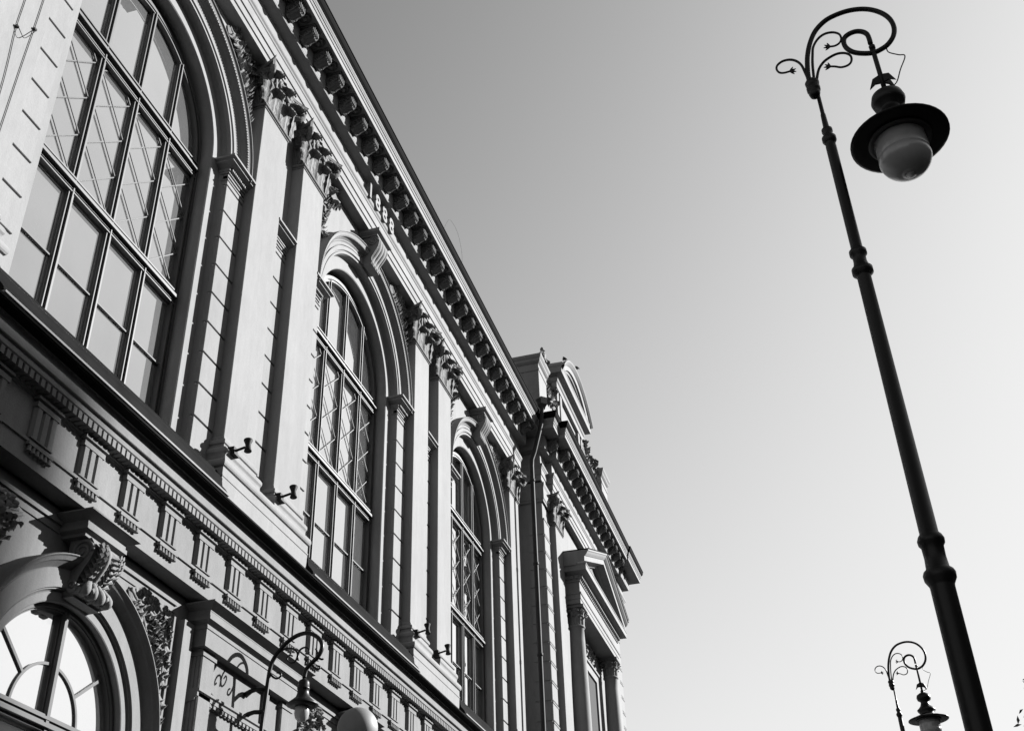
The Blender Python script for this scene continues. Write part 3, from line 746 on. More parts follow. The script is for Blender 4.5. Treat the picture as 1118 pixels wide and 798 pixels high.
# wide pier blocks between the lower arches
def pierblock(pc):
    m = MB(); x0, x1 = pc-1.70, pc+1.70
    m.box(x0+.02, x1-.02, 9.92, YW+.02, ZG-.2, 6.90)
    for sx in (-1, 1):                            # fluted end strips
        a, b = (x0, x0+.42) if sx < 0 else (x1-.42, x1)
        m.chbox(a, b, 9.84, YW+.01, ZG-.2, 6.86, .02)
        for k in range(3): m.box(a-.012 if sx < 0 else b-.01, a+.01 if sx < 0 else b+.012, 9.88+.07*k, 9.92+.07*k, ZG, 6.75)
        m.box(a-.02, b+.02, 9.82, YW, 6.74, 6.80)
    # middle strip and rail
    m.box(pc+.62, pc+.78, 9.85, YW, ZG, 6.86)
    b = m.build('pier', PLASTERLOW, hall, origin=U(pc, 10, 5))
    m = MB(); m.sweep([(x0-.03, 9.94), (x1+.03, 9.94)], [(-.1, 5.98), (.05, 6.0), (.06, 6.04), (.10, 6.07), (.10, 6.13), (.13, 6.15), (.13, 6.19), (-.1, 6.21)])
    n = 26
    for k in range(n):
        x = x0 + (x1-x0)*(k+.5)/n; m.box(x-.035, x+.035, 9.85, 9.92, 6.01, 6.06)
    m.build('rail', TRIMLOW, b)
    m = MB(); pa = [(x0+.0, YW+.01), (x0+.0, 9.86), (x1-.0, 9.86), (x1-.0, YW+.01)]
    m.sweep(pa, [(-.2, 6.862), (.10, 6.865), (.10, 7.15), (.115, 7.16), (.115, 7.20), (.10, 7.205), (.10, 7.24), (.18, 7.285), (.19, 7.29), (.19, 7.345), (.17, 7.35), (.17, 7.42), (.175, 7.43), (.175, 7.455), (.31, 7.53), (.32, 7.535), (.32, 7.56), (.0, 7.66), (-.1, 7.668)], cap=False)
    m.build('pier_cap', TRIMLOW, b)
    return b
pb0 = pierblock(PAIRS[1])
for q in (PAIRS[0], PAIRS[2]): copy_part(pb0, ((q-PAIRS[1])*S, 0, 0))
# framed spandrels with leaf relief beside the lower arches
LOW = [([(.9, -.1), (1.1, -.25), (1.22, -.6), (1.25, -1.0), (1.24, -1.5), (1.2, -2.0)], .17, .95),
       ([(.2, -.1), (.5, -.2), (.8, -.25), (1.05, -.45)], .2, .95),
       ([(.1, -.12), (.45, -.35), (.7, -.7), (.85, -1.1), (.95, -1.6), (1.02, -2.2), (1.05, -2.8)], .22, .95),
       ([(.55, -.25), (.8, -.35), (.92, -.6), (.8, -.8), (.68, -.65)], .16, .9),
       ([(.85, -.9), (1.05, -.75), (1.12, -.5), (1.0, -.4)], .16, .9),
       ([(.92, -1.3), (1.12, -1.2), (1.18, -.95), (1.08, -.9)], .15, .9),
       ([(.95, -1.7), (1.12, -1.75), (1.15, -2.0), (1.04, -2.02)], .15, .9)]
for k, xc in enumerate(BAYS):
    for sgn in (-1, 1):
        m = corner_relief(xc + sgn*1.25, 0, 7.30, sgn, YL-.005, 30+k*2+sgn, LOW)
        m.build('leaf_relief', STUCCO, hall, recalc=False)
        m = MB(); xe = xc + sgn*2.70
        a, b = sorted((xc+sgn*.5, xe))
        m.box(a, b, YL-.035, YL+.01, 7.40, 7.455); m.box(a, b, YL-.02, YL+.01, 7.27, 7.30)
        a, b = sorted((xe-sgn*.05, xe)); m.box(a, b, YL-.04, YL+.01, ZG, 7.26)
        a, b = sorted((xe+sgn*.10, xe+sgn*.40)); m.box(a, b, 9.95, YL+.01, ZG, 7.2)
        m.build('spandrel_frame', TRIMLOW, hall)

# ------------------------------------------------------------------ end pavilion
m = MB()
YT = 9.36
m.box(XT, XTR, YT, 12.0, ZG-.3, 23.2)
m.build('pavilion_wall', PLASTER, hall)
def quoins(x0, x1):                               # corner quoins
    m = MB()
    for k in range(15):
        za, zb = 9.7+.7035*k, 9.7+.7035*(k+1)
        if zb > 20.2: break
        m.chbox(x0, x1, YT-.05, YT+.55, za+.03, zb-.03, .02)
        m.box(x0-.005, x1+.005, YT-.07, YT+.2, zb-.03-.05, zb-.03)
    m.build('quoin', PLASTER, hall)
quoins(XT-.03, XT+.78); quoins(XTR-.78, XTR+.03)
m = MB(); m.sweep([(XT-.03, 10.2), (XT-.03, YT-.05), (XT+.86, YT-.05)], [(0, 20.2), (.03, 20.22), (.03, 20.3), (.06, 20.34), (.06, 20.8), (.1, 20.9), (.1, 21.0), (-.2, 21.0)], cap=False); m.build('quoin_cap', TRIM, hall)
for x in (40.35, 50.6):
    o = copy_part(pil0, ((x-p0x)*S, -.88*S, 0))
m = MB(); m.sweep([(XT-.05, 10.2), (XT-.05, 9.2), (XTR+.05, 9.2), (XTR+.05, 12)], [(0, 9.3), (0, 10.2), (.04, 10.25), (.05, 10.33), (.03, 10.38), (-.5, 10.381)], cap=False); m.build('pavilion_pedestal', PLASTER, hall)
m = MB(); m.sweep([(XT-.05, 10.2), (XT-.05, 9.0), (XTR+.05, 9.0), (XTR+.05, 12)], [(-.3, 7.67), (0, 7.67), (0, 8.9), (.3, 8.92), (.3, 9.18), (.5, 9.2), (.53, 9.3), (.4, 9.36), (-.3, 9.38)], cap=False); m.build('pavilion_string_course', PLASTER, hall)
# columned aedicule with pediment
AX = 44.85; CY = 8.95
def column(x):
    m = MB(); prof = []
    for k in range(13):
        t = k/12; r = .33 - .05*max(0, (t-.33)/.67)**1.6; prof.append((r, 10.9 + (16.1-10.9)*t))
    m.lathe((x, CY, 0), [(.34, 10.85)] + prof + [(.30, 16.12), (.325, 16.14), (.335, 16.17), (.325, 16.20), (.29, 16.22)], 28)
    m.v = m.v
    c = m.build('column', TRIM, hall, origin=U(x, CY, 11))
    b = MB(); b.lathe((x, CY, 0), [(.44, 10.6), (.45, 10.65), (.42, 10.7), (.38, 10.72), (.38, 10.77), (.40, 10.79), (.39, 10.84), (.34, 10.87)], 28); b.box(x-.46, x+.46, CY-.46, CY+.46, 10.38, 10.6); b.build('base', TRIM, c)
    q = MB(); q.lathe((x, CY, 0), [(.28, 16.2), (.28, 16.6), (.33, 16.8), (.40, 16.88)], 20)
    for k in range(8):
        t = 2*pi*k/8; d = (cos(t), sin(t), 0); sdv = (-sin(t), cos(t), 0)
        leaf(q, (x+.27*d[0], CY+.27*d[1], 16.22), (0, 0, 1), d, sdv, .32, .22, .13, 6, 4)
        t += pi/8; d = (cos(t), sin(t), 0); sdv = (-sin(t), cos(t), 0)
        leaf(q, (x+.27*d[0], CY+.27*d[1], 16.22), (0, 0, 1), d, sdv, .52, .2, .16, 6, 4)
    for k in range(4):
        t = pi/4 + pi/2*k; d = Vector((cos(t), sin(t), 0))
        spiral(q, Vector((x, CY, 16.74)) + d*.40, d, (0, 0, 1), .10, 1.6, .035, -1, 16)
    q.box(x-.40, x+.40, CY-.40, CY+.40, 16.86, 16.97)
    q.build('capital', STUCCO, c, recalc=False)
    return c
c0 = column(AX-3.15); copy_part(c0, (6.3*S, 0, 0))
ap = [(AX-3.62, YT), (AX-3.62, CY-.32), (AX+3.62, CY-.32), (AX+3.62, YT)]
m = MB(); m.sweep(ap, [(-.65, 16.975), (0, 16.975), (0, 17.15), (.02, 17.16), (.02, 17.34), (.05, 17.36), (.06, 17.42), (0, 17.44), (0, 17.85), (.04, 17.86), (.05, 17.92), (-.6, 17.93)], cap=False)
m.quad((AX-3.0, CY+.33, 16.975), (AX+3.0, CY+.33, 16.975), (AX+3.0, YT, 16.975), (AX-3.0, YT, 16.975))
m.build('aedicule_entablature', TRIM, hall)
m = MB(); x = AX-3.7
while x < AX+3.7:
    m.box(x, x+.1, CY-.47, CY-.2, 17.95, 18.08); x += .2
for k in range(5): m.box(AX-3.77, AX-3.5, CY-.3+.2*k, CY-.2+.2*k, 17.95, 18.08)
m.sweep(ap, [(.06, 17.92), (.10, 18.1), (.16, 18.12), (.36, 18.16), (.38, 18.17), (.38, 18.38), (.40, 18.40), (.40, 18.44), (.0, 18.46), (-.6, 18.47)], cap=False)
m.build('pediment_cornice', TRIM, hall)
# raking cornices and tympanum
m = MB(); yf_, yb_ = 8.12, YT; XE = 4.05; Z0, Z1 = 18.50, 20.02
m.quad((AX-XE+.4, CY-.22, 18.45), (AX+XE-.4, CY-.22, 18.45), (AX, CY-.22, Z1-.05), (AX, CY-.22, Z1-.05))
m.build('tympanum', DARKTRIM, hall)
m = MB()
for sx in (-1, 1):
    P = [(8.63, 0), (8.55, .10), (8.28, .12), (8.27, .32), (8.24, .33), (8.17, .42), (8.13, .50), (8.10, .52), (8.10, .58), (YT, .60), (YT, 0)]
    A = [m.pt((AX+sx*XE, y, Z0+dz-.12)) for y, dz in P]; B = [m.pt((AX, y, Z1+dz-.12)) for y, dz in P]
    for k in range(len(P)): m.face((A[k], A[(k+1) % len(P)], B[(k+1) % len(P)], B[k]))
    m.face(A)
m.build('raking_cornice', TRIM, hall)
m = MB()
for sx in (-1, 1):
    A = [(AX+sx*(XE+.02), 8.085, Z0+.46), (AX+sx*(XE+.02), 8.085, Z0+.50), (AX+sx*(XE+.02), YT, Z0+.52)]
    B = [(AX, 8.085, Z1+.46), (AX, 8.085, Z1+.50), (AX, YT, Z1+.52)]
    for k in range(2): m.quad(A[k], A[k+1], B[k+1], B[k])
m.build('pediment_flashing', METAL, hall)
# doorway behind the columns
m = MB()
for z0, z1, a, b in ((10.4, 15.55, 1.62, 1.95),):
    m.box(AX-b, AX-a, YT-.10, YT+.02, z0, z1+.33); m.box(AX+a, AX+b, YT-.10, YT+.02, z0, z1+.33); m.box(AX-a, AX+a, YT-.10, YT+.02, z1, z1+.33)
    m.box(AX-b-.05, AX+b+.05, YT-.16, YT, z1+.33, z1+.42)
m.build('door_surround', TRIM, hall)
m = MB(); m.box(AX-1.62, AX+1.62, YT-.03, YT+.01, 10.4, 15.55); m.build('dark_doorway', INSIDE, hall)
m = MB()
relief(m, [(AX-1.5, 16.1), (AX-.9, 16.5), (AX-.3, 16.2), (AX+.3, 16.5), (AX+.9, 16.2), (AX+1.5, 16.5)], YT-.02, .25, .9, 77)
m.build('leaf_relief', STUCCO, hall, recalc=False)

# attic: corner pedestals, low walls, arched gable with round niche
def pedestal(x0, x1, zt, yf=9.26, yb=10.4):
    m = MB(); pa = [(x0, yb), (x0, yf), (x1, yf), (x1, yb)]
    m.sweep(pa, [(.04, 23.4), (.04, 23.9), (0, 23.95), (0, zt-.75), (.03, zt-.72), (.03, zt-.62), (0, zt-.6), (0, zt-.4), (.06, zt-.34), (.10, zt-.28), (.10, zt-.2), (.16, zt-.1), (.18, zt), (-.4, zt+.02)], cap=False)
    m.quad((x0, yf, zt+.021), (x1, yf, zt+.021), (x1, yb, zt+.021), (x0, yb, zt+.021))
    m.quad((x0, yb, 23.4), (x1, yb, 23.4), (x1, yb, zt), (x0, yb, zt))
    m.build('attic_pedestal', PLASTER, hall)
pedestal(38.85, 40.1, 27.1); pedestal(50.2, 51.5, 27.5, 9.05)
m = MB(); m.box(40.1, 42.35, 9.5, 10.4, 23.4, 26.35); m.sweep([(40.1, 9.5), (42.35, 9.5)], [(-.1, 26.35), (.05, 26.36), (.1, 26.45), (.12, 26.6), (-.9, 26.62)])
m.box(47.4, 50.2, 9.4, 10.4, 23.4, 26.6); m.sweep([(47.4, 9.4), (50.2, 9.4)], [(-.1, 26.6), (.05, 26.61), (.12, 26.8), (-.9, 26.82)])
m.build('attic_wall', PLASTER, hall)
m = MB(); m.box(42.35, 47.4, 9.42, 10.5, 23.4, 27.9)
for x in (42.5, 43.1, 46.6, 47.2): m.box(x-.16, x+.16, 9.3, 9.5, 23.8, 27.6)
m.sweep([(42.3, 10.5), (42.3, 9.3), (47.45, 9.3), (47.45, 10.5)], [(-.1, 27.6), (.03, 27.62), (.03, 27.9), (.08, 27.95), (.12, 28.1), (.35, 28.2), (.36, 28.45), (.40, 28.55), (-.4, 28.6)], cap=False)
m.arch(44.87, 25.3, [(1.5, 9.42), (1.5, 9.30), (1.4, 9.26), (1.3, 9.30), (1.26, 9.38), (1.15, 9.38), (1.1, 9.46)], a0=0, a1=180, n=40, leg=23.6)
m.build('attic_gable', PLASTER, hall)
m = MB()                                          # segmental pediment: arc of a big circle
hw = 2.92; rise = 1.35; Rr = (hw*hw + rise*rise)/(2*rise); zc = 28.5 + rise - Rr; a_ = math.degrees(math.asin(hw/Rr))
m.arch(44.87, zc, [(Rr-.62, 9.45), (Rr-.62, 9.24), (Rr-.55, 9.2), (Rr-.5, 9.05), (Rr-.42, 9.02), (Rr-.40, 8.95), (Rr-.2, 8.93), (Rr-.15, 8.88), (Rr-.05, 8.80), (Rr, 8.78), (Rr+.02, 8.78), (Rr+.06, 10.5)], a0=90-a_, a1=90+a_, n=30)
n = 24
for k in range(n):
    x0 = -hw+.3 + (2*hw-.6)*k/n; x1 = -hw+.3 + (2*hw-.6)*(k+1)/n
    z_ = lambda x: zc + sqrt((Rr-.58)**2 - x*x)
    m.quad((44.87+x0, 9.4, 28.3), (44.87+x1, 9.4, 28.3), (44.87+x1, 9.4, max(z_(x1), 28.31)), (44.87+x0, 9.4, max(z_(x0), 28.31)))
m.build('segmental_pediment', TRIM, hall)
m = MB()                                          # carved finials on the attic
def figure(m, x, y, z, h):
    m.lathe((x, y, z), [(.22*h, 0), (.24*h, .08*h), (.17*h, .25*h), (.20*h, .5*h), (.15*h, .66*h), (.07*h, .72*h), (.10*h, .8*h), (.11*h, .88*h), (.06*h, .97*h), (0, h)], 10)
    for sx in (-1, 1):
        m.tube([(x+sx*.16*h, y, z+.62*h), (x+sx*.3*h, y-.05, z+.4*h), (x+sx*.12*h, y-.14*h, z+.3*h)], [.06*h, .055*h, .04*h], 6)
        leaf(m, (x+sx*.1*h, y, z), (sx*.8, 0, .6), (0, -1, 0), (-.6*sx, 0, .8), .6*h, .4*h, .2*h)
figure(m, 39.45, 9.2, 27.1, .8)
m.build('finial', STUCCO, hall)
for k, L in enumerate(([(40.3, 26.9), (40.6, 26.7), (41.1, 26.7), (41.5, 26.65), (42.1, 26.9)], [(47.6, 28.0), (47.9, 27.3), (48.5, 27.0), (49.2, 27.0), (49.8, 27.3), (50.1, 27.6)])):
    m = MB(); relief(m, L, 9.42 - .1*k, .38, .95, 81+k); m.build('attic_carving', STUCCO, hall, recalc=False)
for p in ((44.87, 8.9, 29.75), (42.4, 8.95, 28.7)):
    m = MB(); leaf(m, p, (0, 0, 1), (0, -1, 0), (1, 0, 0), .4, .4, .15); m.build('palmette', STUCCO, hall, recalc=False)

# downpipe in the corner of the pavilion
m = MB()
m.tube([(37.55, 9.05, 24.1), (37.55, 8.86, 23.75), (37.55, 8.96, 22.95), (37.58, 9.28, 21.8), (37.6, 9.40, 21.5), (37.6, 9.42, 21.2)] + [(37.6, 9.42, z) for z in (18, 14, 10, 6, 2, ZG+.2)], .085, 12)
for z in (20.6, 17.2, 13.8, 10.5): m.lathe((37.6, 9.42, z), [(.085, -.06), (.105, -.05), (.105, .05), (.085, .06)], 14)
m.lathe((37.55, 8.86, 23.7), [(.09, -.1), (.12, .0), (.2, .12), (.2, .42), (.16, .43)], 4, False)
m.build('downpipe', PIPE, hall)

# cables and small fittings on the wall
m = MB()
for L in ([(9.20, 18.0), (9.19, 15.6), (9.2, 14.73), (9.19, 14.08), (9.24, 13.32), (9.26, 12.68), (9.27, 11.2)], [(9.56, 18.0), (9.55, 16.2), (9.54, 15.13), (9.52, 14.39), (9.49, 13.58), (9.45, 12.12), (9.42, 11.0)]):
    m.tube(catmull([(x, 9.985, z) for x, z in L], 6), .006, 6)
m.tube(catmull([(9.17, 9.96, 14.12), (9.26, 9.94, 14.02), (9.36, 9.94, 14.02), (9.55, 9.96, 14.42)], 4), .006, 6)
for x, z in ((9.19, 14.1), (9.53, 14.42)): m.box(x-.025, x+.025, 9.96, 9.99, z-.02, z+.02)
m.build('wall_cable', PIPE, hall)
m = MB()
m.tube(catmull([(26.0, 8.98, 23.55), (26.3, 8.9, 24.1), (26.9, 8.85, 24.1), (27.5, 8.9, 23.8), (27.8, 8.98, 23.45)], 8), .004, 6)
m.build('roof_cable', PIPE, hall)

# ------------------------------------------------------------------ floodlights on the pedestal ledge
def floodlight(loc_u, tilt, label):
    x, y, z = loc_u; p = Vector(U(x, y, z))
    t = thing('floodlight', label, 'floodlight', p, 'small black floodlights on the pilaster pedestals')
    m = MB(False); m.box(p.x-.045, p.x+.045, p.y-.03, p.y+.05, p.z, p.z+.10); m.box(p.x-.06, p.x+.06, p.y-.05, p.y+.06, p.z-.005, p.z+.02)
    m.build('mounting_box', FIX, t)
    m = MB(False); m.tube([(p.x, p.y-.02, p.z+.06), (p.x, p.y-.14, p.z+.085)], .015, 8); m.build('arm', FIX, t)
    m = MB(False); m.lathe((0, 0, 0), [(.055, -.10), (.062, -.095), (.05, -.05), (.042, 0), (.048, .05), (.07, .11), (.072, .125), (.06, .125)], 20)
    M = Matrix.Rotation(tilt, 3, 'Y') @ Matrix.Rotation(-.12, 3, 'X')
    m.v = [tuple(M @ (Vector(q)*.70) + Vector((p.x, p.y-.175, p.z+.09))) for q in m.v]
    m.build('lamp_head', FIX, t)
for (dx, k, lab) in ((-1.50, 1, 'black floodlight below the pilaster nearest the big left window'), (.46, 1, 'black floodlight below the second pilaster, left of the middle arched window'),
                     (-1.56, 2, 'small black floodlight right of the middle arched window at its lower corner'), (.04, 2, 'small black floodlight left of the farthest arched window, lowest of the four')):
    floodlight((PAIRS[k]+dx, 9.84, 10.60), .1, lab)

# ------------------------------------------------------------------ street lamps
def street_lamp(off, label, grp, scale=1.0):
    """crozier lamp post; measures in metres about the post of the near lamp"""
    base = Vector((5.567, -.606, 0)); px, py = 0.0, 0.0
    L = Vector((base.x+off[0], base.y+off[1], .13))
    t = thing('street_lamp', label, 'street lamp', L, grp)
    z0 = L.z
    def P(d, z): return (L.x, L.y + d, z + EYE)       # d across the street, z from eye level
    # traced crook, offsets from the post
    def tr(pts): return [P(y+.606, z) for y, z in pts]
    main = [(-.588, 5.545), (-.575, 5.644), (-.587, 5.764), (-.605, 5.859), (-.638, 5.962), (-.689, 6.06), (-.762, 6.132), (-.837, 6.165), (-.925, 6.178), (-1.008, 6.165), (-1.077, 6.129), (-1.133, 6.069), (-1.164, 5.999), (-1.17, 5.919), (-1.149, 5.845), (-1.104, 5.785), (-1.052, 5.753), (-1.0, 5.74), (-.937, 5.756), (-.885, 5.787), (-.852, 5.836), (-.844, 5.889), (-.858, 5.935), (-.893, 5.961), (-.936, 5.968), (-.975, 5.951), (-.998, 5.918), (-1.003, 5.871), (-1.002, 5.827)]
    pa = [(-.603, 5.6), (-.619, 5.753), (-.635, 5.848), (-.652, 5.919), (-.692, 5.981), (-.741, 6.013), (-.792, 6.011), (-.829, 5.982), (-.836, 5.937), (-.818, 5.899), (-.785, 5.882), (-.752, 5.886)]
    pb = [(-.615, 5.59), (-.646, 5.694), (-.687, 5.755), (-.735, 5.788), (-.788, 5.805), (-.836, 5.793), (-.863, 5.757), (-.858, 5.709), (-.832, 5.681), (-.789, 5.676), (-.751, 5.696), (-.722, 5.706)]
    pc = [(-.575, 5.6), (-.563, 5.697), (-.551, 5.776), (-.525, 5.825), (-.487, 5.851), (-.44, 5.852), (-.403, 5.827), (-.392, 5.793), (-.403, 5.758), (-.431, 5.744), (-.474, 5.746)]
    m = MB(False)
    sec = [(.0595, 1.44-1.55), (.0585, 2.12), (.060, 2.13), (.076, 2.16), (.078, 2.185), (.072, 2.20), (.056, 2.215), (.052, 2.27), (.054, 2.33), (.064, 2.345), (.066, 2.365), (.058, 2.385), (.046, 2.40), (.0395, 4.00),
           (.042, 4.01), (.060, 4.03), (.060, 4.06), (.045, 4.075), (.038, 4.11), (.038, 4.15), (.050, 4.165), (.050, 4.19), (.036, 4.205), (.0335, 4.22), (.0325, 5.02), (.030, 5.05), (.034, 5.055), (.044, 5.075), (.044, 5.10), (.030, 5.115), (.026, 5.13), (.034, 5.15), (.034, 5.17), (.019, 5.19), (.016, 5.30), (.013, 5.31), (.0125, 5.47)]
    m.lathe((L.x, L.y, EYE), [(.16, z0-EYE), (.16, z0-EYE+.25), (.12, z0-EYE+.32), (.11, z0-EYE+.9), (.085, z0-EYE+.98), (.07, z0-EYE+1.05)] + sec, 28)
    post = m.build('post', IRON, t)
    m = MB(False); m.lathe((L.x, L.y+.018, EYE), [(.012, 5.46), (.03, 5.475), (.037, 5.50), (.034, 5.515), (.043, 5.525), (.044, 5.55), (.036, 5.56), (.043, 5.575), (.046, 5.595), (.038, 5.61), (.02, 5.62)], 20)
    m.build('collar', IRON, t)
    m = MB(False); m.tube(catmull(tr(main), 5), .0165, 10); m.build('crook', IRON, t)
    for q, tip in ((pa, (.09, 0)), (pb, (.09, .0)), (pc, (-.09, 0))):
        m = MB(False); c = catmull(tr(q), 5); m.tube(c, [.0095 - .003*i/len(c) for i in range(len(c))], 8)
        e = Vector(c[-1]); d = (Vector(c[-1])-Vector(c[-4])).normalized()
        for a in (-.9, -.2, .5, 1.1):
            v = Vector((0, d.y*cos(a)-d.z*sin(a), d.y*sin(a)+d.z*cos(a)))
            m.tube([e, e+v*.022, e+v*.04], [.008, .007, .002], 6)
        m.build('scroll', IRON, t)
    hy = -1.005+.606
    m = MB(False)
    m.tube([P(hy+.004, 5.80), P(hy, 5.72), P(hy, 5.335)], .0155, 10)
    m.lathe(P(hy, 5.79), [(.0, -.02), (.02, -.015), (.021, .01), (.0, .02)], 12)
    for a in (0, 2.1, 4.2):                       # fins
        dv = Vector((sin(a)*.3, cos(a), 0)).normalized()
        for s_ in (0,):
            w_ = Vector((-dv.y, dv.x, 0))*.006
            o = Vector(P(hy, 5.46)); pts = [o, o+dv*.01+Vector((0, 0, .07)), o+dv*.055+Vector((0, 0, .045)), o+dv*.085+Vector((0, 0, -.035)), o+dv*.045+Vector((0, 0, .0))]
            i = [m.pt(p-w_) for p in pts]; j = [m.pt(p+w_) for p in pts]
            m.face(i); m.face(j[::-1])
            for k in range(5): m.face((i[k], i[(k+1) % 5], j[(k+1) % 5], j[k]))
    m.lathe(P(hy, 5.35), [(.018, 0), (.026, .02), (.026, .05), (.018, .06)], 12)
    m.build('hanger', IRON, t)
    m = MB(False)
    m.tube(catmull([P(-1.089+.606, 5.763), P(-1.093+.606, 5.714), P(-1.146+.606, 5.671), P(-1.181+.606, 5.647), P(-1.13+.606, 5.54), P(-1.085+.606, 5.438), P(-1.03+.606, 5.40), P(-1.01+.606, 5.40)], 5), .004, 6)
    m.build('cable', IRON, t)
    bz = 4.965                                    # brim height
    Rb = .294
    m = MB(False)
    m.lathe(P(hy, bz), [(.17, -.005), (.19, .0), (Rb-.02, -.012), (Rb, -.004), (Rb, .004), (Rb-.03, .012), (.19, .045), (.12, .07), (.10, .09), (.13, .13), (.135, .15), (.11, .17), (.075, .21), (.06, .25), (.06, .27), (.095, .295), (.105, .33), (.095, .37), (.05, .40), (.02, .415), (.0, .42)], 40)
    hood = m.build('hood', IRON, t)
    m = MB(False); m.lathe(P(hy, bz), [(.165, -.004), (.185, -.004), (.19, -.014), (.175, -.022), (.165, -.02)], 36); m.build('ring', mat('lamp_ring', .05, .5), hood)
    m = MB(False)
    pr = [(.156, 0), (.154, -.08), (.153, -.136), (.1525, -.139), (.1545, -.143)]
    for k in range(1, 10):
        a = k/10*pi/2; pr.append((.157*cos(a*.98), -.146-.140*sin(a)))
    pr += [(.03, -.288), (.028, -.282)]
    m.lathe(P(hy, bz), pr, 36); m.build('globe', OPAL, t)
    m = MB(False); m.lathe(P(hy, bz), [(.0, -.291), (.027, -.290)], 16); m.build('globe_vent', mat('vent_light_tone', .6, .5), t)  # pale disc: light seen through the globe opening, put into its colour
    return t
street_lamp((0, 0), 'tall black crozier street lamp in the foreground with a domed smoked glass globe', 'crozier street lamps along the pavement')
street_lamp((12.75, -.33), 'small distant black crozier street lamp low beside the foreground post', 'crozier street lamps along the pavement')

# ------------------------------------------------------------------ wall bracket lantern
XB = 18.05
wl = thing('wall_lantern', 'black scrolled bracket lantern with hooded bell lamp on the pier between lower arches', 'wall lamp', U(XB, 9.88, 5.9))
def T2(pts): return [(XB, y, z) for y, z in pts]
m = MB(); c = catmull(T2([(9.53, 5.4), (9.53, 5.992), (9.51, 6.35), (9.49, 6.69), (9.464, 7.01), (9.415, 7.168), (9.316, 7.306), (9.169, 7.454), (8.986, 7.551), (8.797, 7.572), (8.633, 7.504), (8.515, 7.382), (8.49, 7.244), (8.558, 7.104), (8.691, 6.987), (8.763, 6.90), (8.79, 6.76)]), 6)
MBu = m; m.v = []
m2_ = MB(False); m2_.tube([U(*p) for p in c], [.023]*len(c), 10); m2_.build('bracket', IRON, wl)
for L in ([(9.45, 7.05), (9.4, 7.181), (9.284, 7.302), (9.128, 7.336), (8.996, 7.28), (8.95, 7.184), (8.995, 7.07), (9.089, 7.067), (9.149, 7.134), (9.117, 7.205), (9.045, 7.181)],
          [(8.93, 7.09), (8.941, 7.183), (8.901, 7.283), (8.809, 7.31), (8.736, 7.261), (8.737, 7.186), (8.8, 7.195)],
          [(9.474, 6.98), (9.419, 6.871), (9.319, 6.809), (9.244, 6.85), (9.265, 6.911), (9.328, 6.91)],
          [(8.67, 7.0), (8.608, 6.918), (8.527, 6.879), (8.505, 6.92), (8.563, 6.948)],
          [(8.573, 7.091), (8.574, 7.195), (8.61, 7.26)], [(8.555, 7.09), (8.477, 7.049), (8.446, 7.06)]):
    m = MB(False); c = catmull(T2(L), 6); m.tube([U(*p) for p in c], [.0125-.004*i/len(c) for i in range(len(c))], 8); m.build('scroll', IRON, wl)
for z in (6.64, 6.24):
    m = MB(False); m.tube([U(XB, 9.50, z), U(XB, 9.70, z+.02), U(XB, 9.80, z), U(XB, 9.91, z-.06)], [.024, .024, .026, .034], 8)
    m.build('stay', IRON, wl)
lz = Vector(U(XB, 8.79, 6.33))
m = MB(False); m.lathe(lz, [(.12, -.055), (.165, -.035), (.168, -.028), (.12, .01), (.075, .05), (.062, .09), (.060, .13), (.066, .135), (.066, .15), (.060, .155), (.060, .20), (.05, .225), (.025, .24), (.015, .26), (.0, .262)], 28); m.build('hood', IRON, wl)
m = MB(False); m.lathe(lz, [(.062, -.03), (.075, -.07), (.078, -.12), (.066, -.165), (.04, -.195), (0, -.205)], 24); m.build('globe', OPAL, wl)
# globe lamp that rises at the foot of the picture
gx, gy, gz = 21.1, 9.05, 6.74
gl = thing('globe_lamp', 'round grey glass globe lamp on a wall bracket at the bottom edge', 'wall lamp', U(gx, 9.8, gz-.6))
m = MB(False); m.lathe(U(gx, gy, gz), [(.05, -.21)] + [(.24*cos(a), .24*sin(a)) for a in [R(-58+148*k/16) for k in range(17)]], 32); m.build('globe', mat('grey_opal_glass', .15, .6, .1, 4, 0, 1, .4), gl)
m = MB(False); m.lathe(U(gx, gy, gz), [(.07, -.30), (.13, -.26), (.14, -.2), (.12, -.19)], 24); m.tube([U(gx, gy, gz-.48), U(gx, gy, gz-.75), U(gx, gy+.4, gz-.95), U(gx, 9.9, gz-.9)], .02, 10); m.build('bracket', IRON, gl)

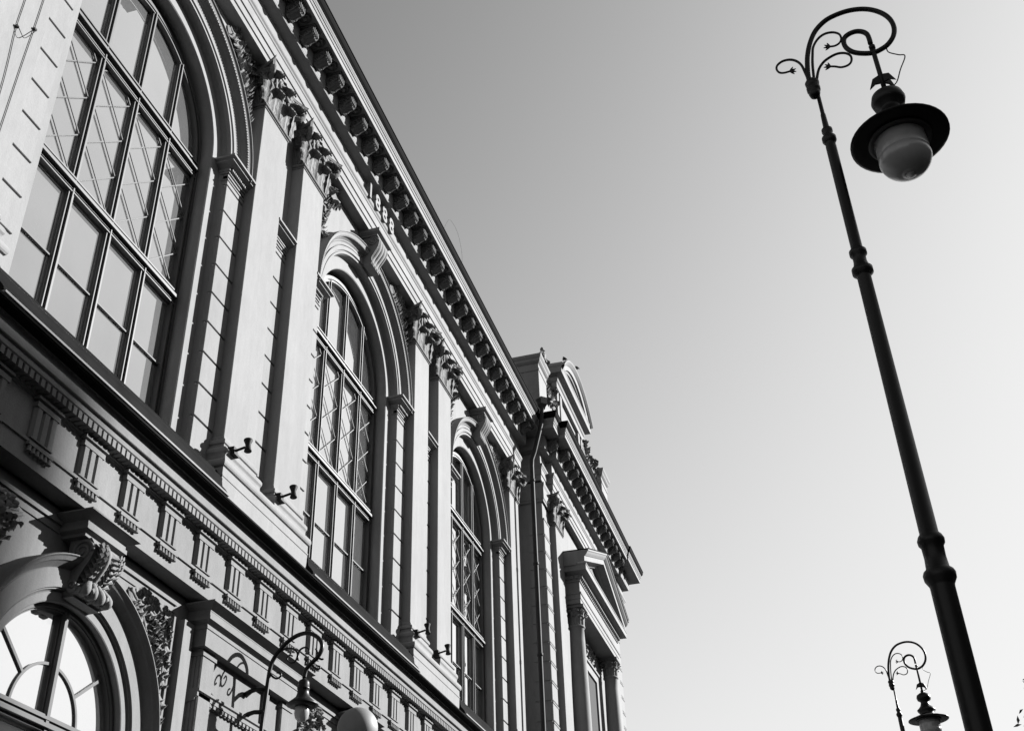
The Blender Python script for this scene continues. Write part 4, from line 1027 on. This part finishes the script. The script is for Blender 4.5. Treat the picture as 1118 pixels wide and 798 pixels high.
# ------------------------------------------------------------------ tree whose tip enters at the lower right corner
def tree(loc, zc, rad, label):
    L = Vector(loc); t = thing('street_tree', label, 'tree', L); rnd = random.Random(11)
    c0 = L + Vector((0, 0, zc)); tips = []
    m = MB(False)
    tp = [L, L+Vector((.05, .03, zc*.35)), L+Vector((-.04, .06, zc*.7)), L+Vector((.03, 0, zc*1.0)), L+Vector((0, .05, zc+rad.z*.7))]
    m.tube(tp, [.17, .14, .11, .07, .02], 10)
    while len(tips) < 150:
        q = Vector((rnd.uniform(-1, 1), rnd.uniform(-1, 1), rnd.uniform(-1, 1)))
        if not .35 < q.length < 1: continue
        e = c0 + Vector((q.x*rad.x, q.y*rad.y, q.z*rad.z)); tips.append(e)
        if len(tips) % 3 == 0:
            b = L + Vector((0, 0, max(zc*.35, min(e.z-L.z-.3, zc*1.15)*rnd.uniform(.6, .95))))
            m.tube([b, (b*.45+e*.55)+Vector((0, 0, .12)), e], [.04, .022, .006], 5)
    m.build('trunk', BARK, t)
    m = MB(False)
    for e in tips:
        for j in range(26):
            c = e + Vector((rnd.gauss(0, .17), rnd.gauss(0, .17), rnd.gauss(0, .16)))
            d = c - c0
            if (d.x/rad.x)**2 + (d.y/rad.y)**2 + (d.z/rad.z)**2 > 1.02: continue
            n = Vector((rnd.uniform(-1, 1), rnd.uniform(-1, 1), rnd.uniform(-.4, 1))).normalized()
            u = n.orthogonal().normalized(); v = n.cross(u); s_ = rnd.uniform(.04, .075)
            a = rnd.uniform(0, 2*pi); u, v = u*cos(a)+v*sin(a), v*cos(a)-u*sin(a)
            m.quad(c-u*s_, c-v*s_*.42+n*.012, c+u*s_, c+v*s_*.42+n*.012)
    m.build('crown', LEAF, t, recalc=False)
tree((20.5, -4.74, .0), 6.45, Vector((1.9, 1.98, 2.1)), 'dark leafy tree whose twig tips show at the lower right corner')

# ------------------------------------------------------------------ houses opposite (out of frame: they shade the street) and a taller block beyond
def houses():
    for k, (x0, x1, h, lab) in enumerate(((-62, -22, 16.2, 'long dark rendered house opposite the theatre, behind the viewer'), (-21.9, 18, 15.4, 'dark rendered house directly across the street from the theatre'), (18.1, 52, 16.0, 'dark rendered house across the street, the farthest along'))):
        t = thing('street_house', lab, 'building', (x0, -20, 0))
        m = MB(False); m.box(x0, x1, -34, -20, 0, h)
        m.build('wall', OPP, t)
        m = MB(False); v = [(x0-.2, -19.6, h), (x1+.2, -19.6, h), (x1+.2, -27, h+.35), (x0-.2, -27, h+.35), (x0-.2, -34.4, h), (x1+.2, -34.4, h)]
        i = [m.pt(q) for q in v]; m.face([i[0], i[1], i[2], i[3]]); m.face([i[3], i[2], i[5], i[4]]); m.build('roof', ROOFM, t, recalc=False)
houses()
# ------------------------------------------------------------------ tall building over the square (its shadow falls on the lower left arch)
def far_block():
    e = Vector(U(12.2, 9.8, 9.2)); d = 75.0
    q = e + sd*d
    t = thing('tower_block', 'tall dark rendered building across the square behind the viewer', 'building', (q.x-9, q.y-6, 0))
    m = MB(False); m.box(q.x-18, q.x, q.y-12, q.y, 0, q.z); m.build('wall', OPP, t)
    m = MB(False); m.box(q.x-18.0, q.x-.0, q.y-12, q.y, q.z+.002, q.z+.1); m.build('roof', ROOFM, t)
far_block()
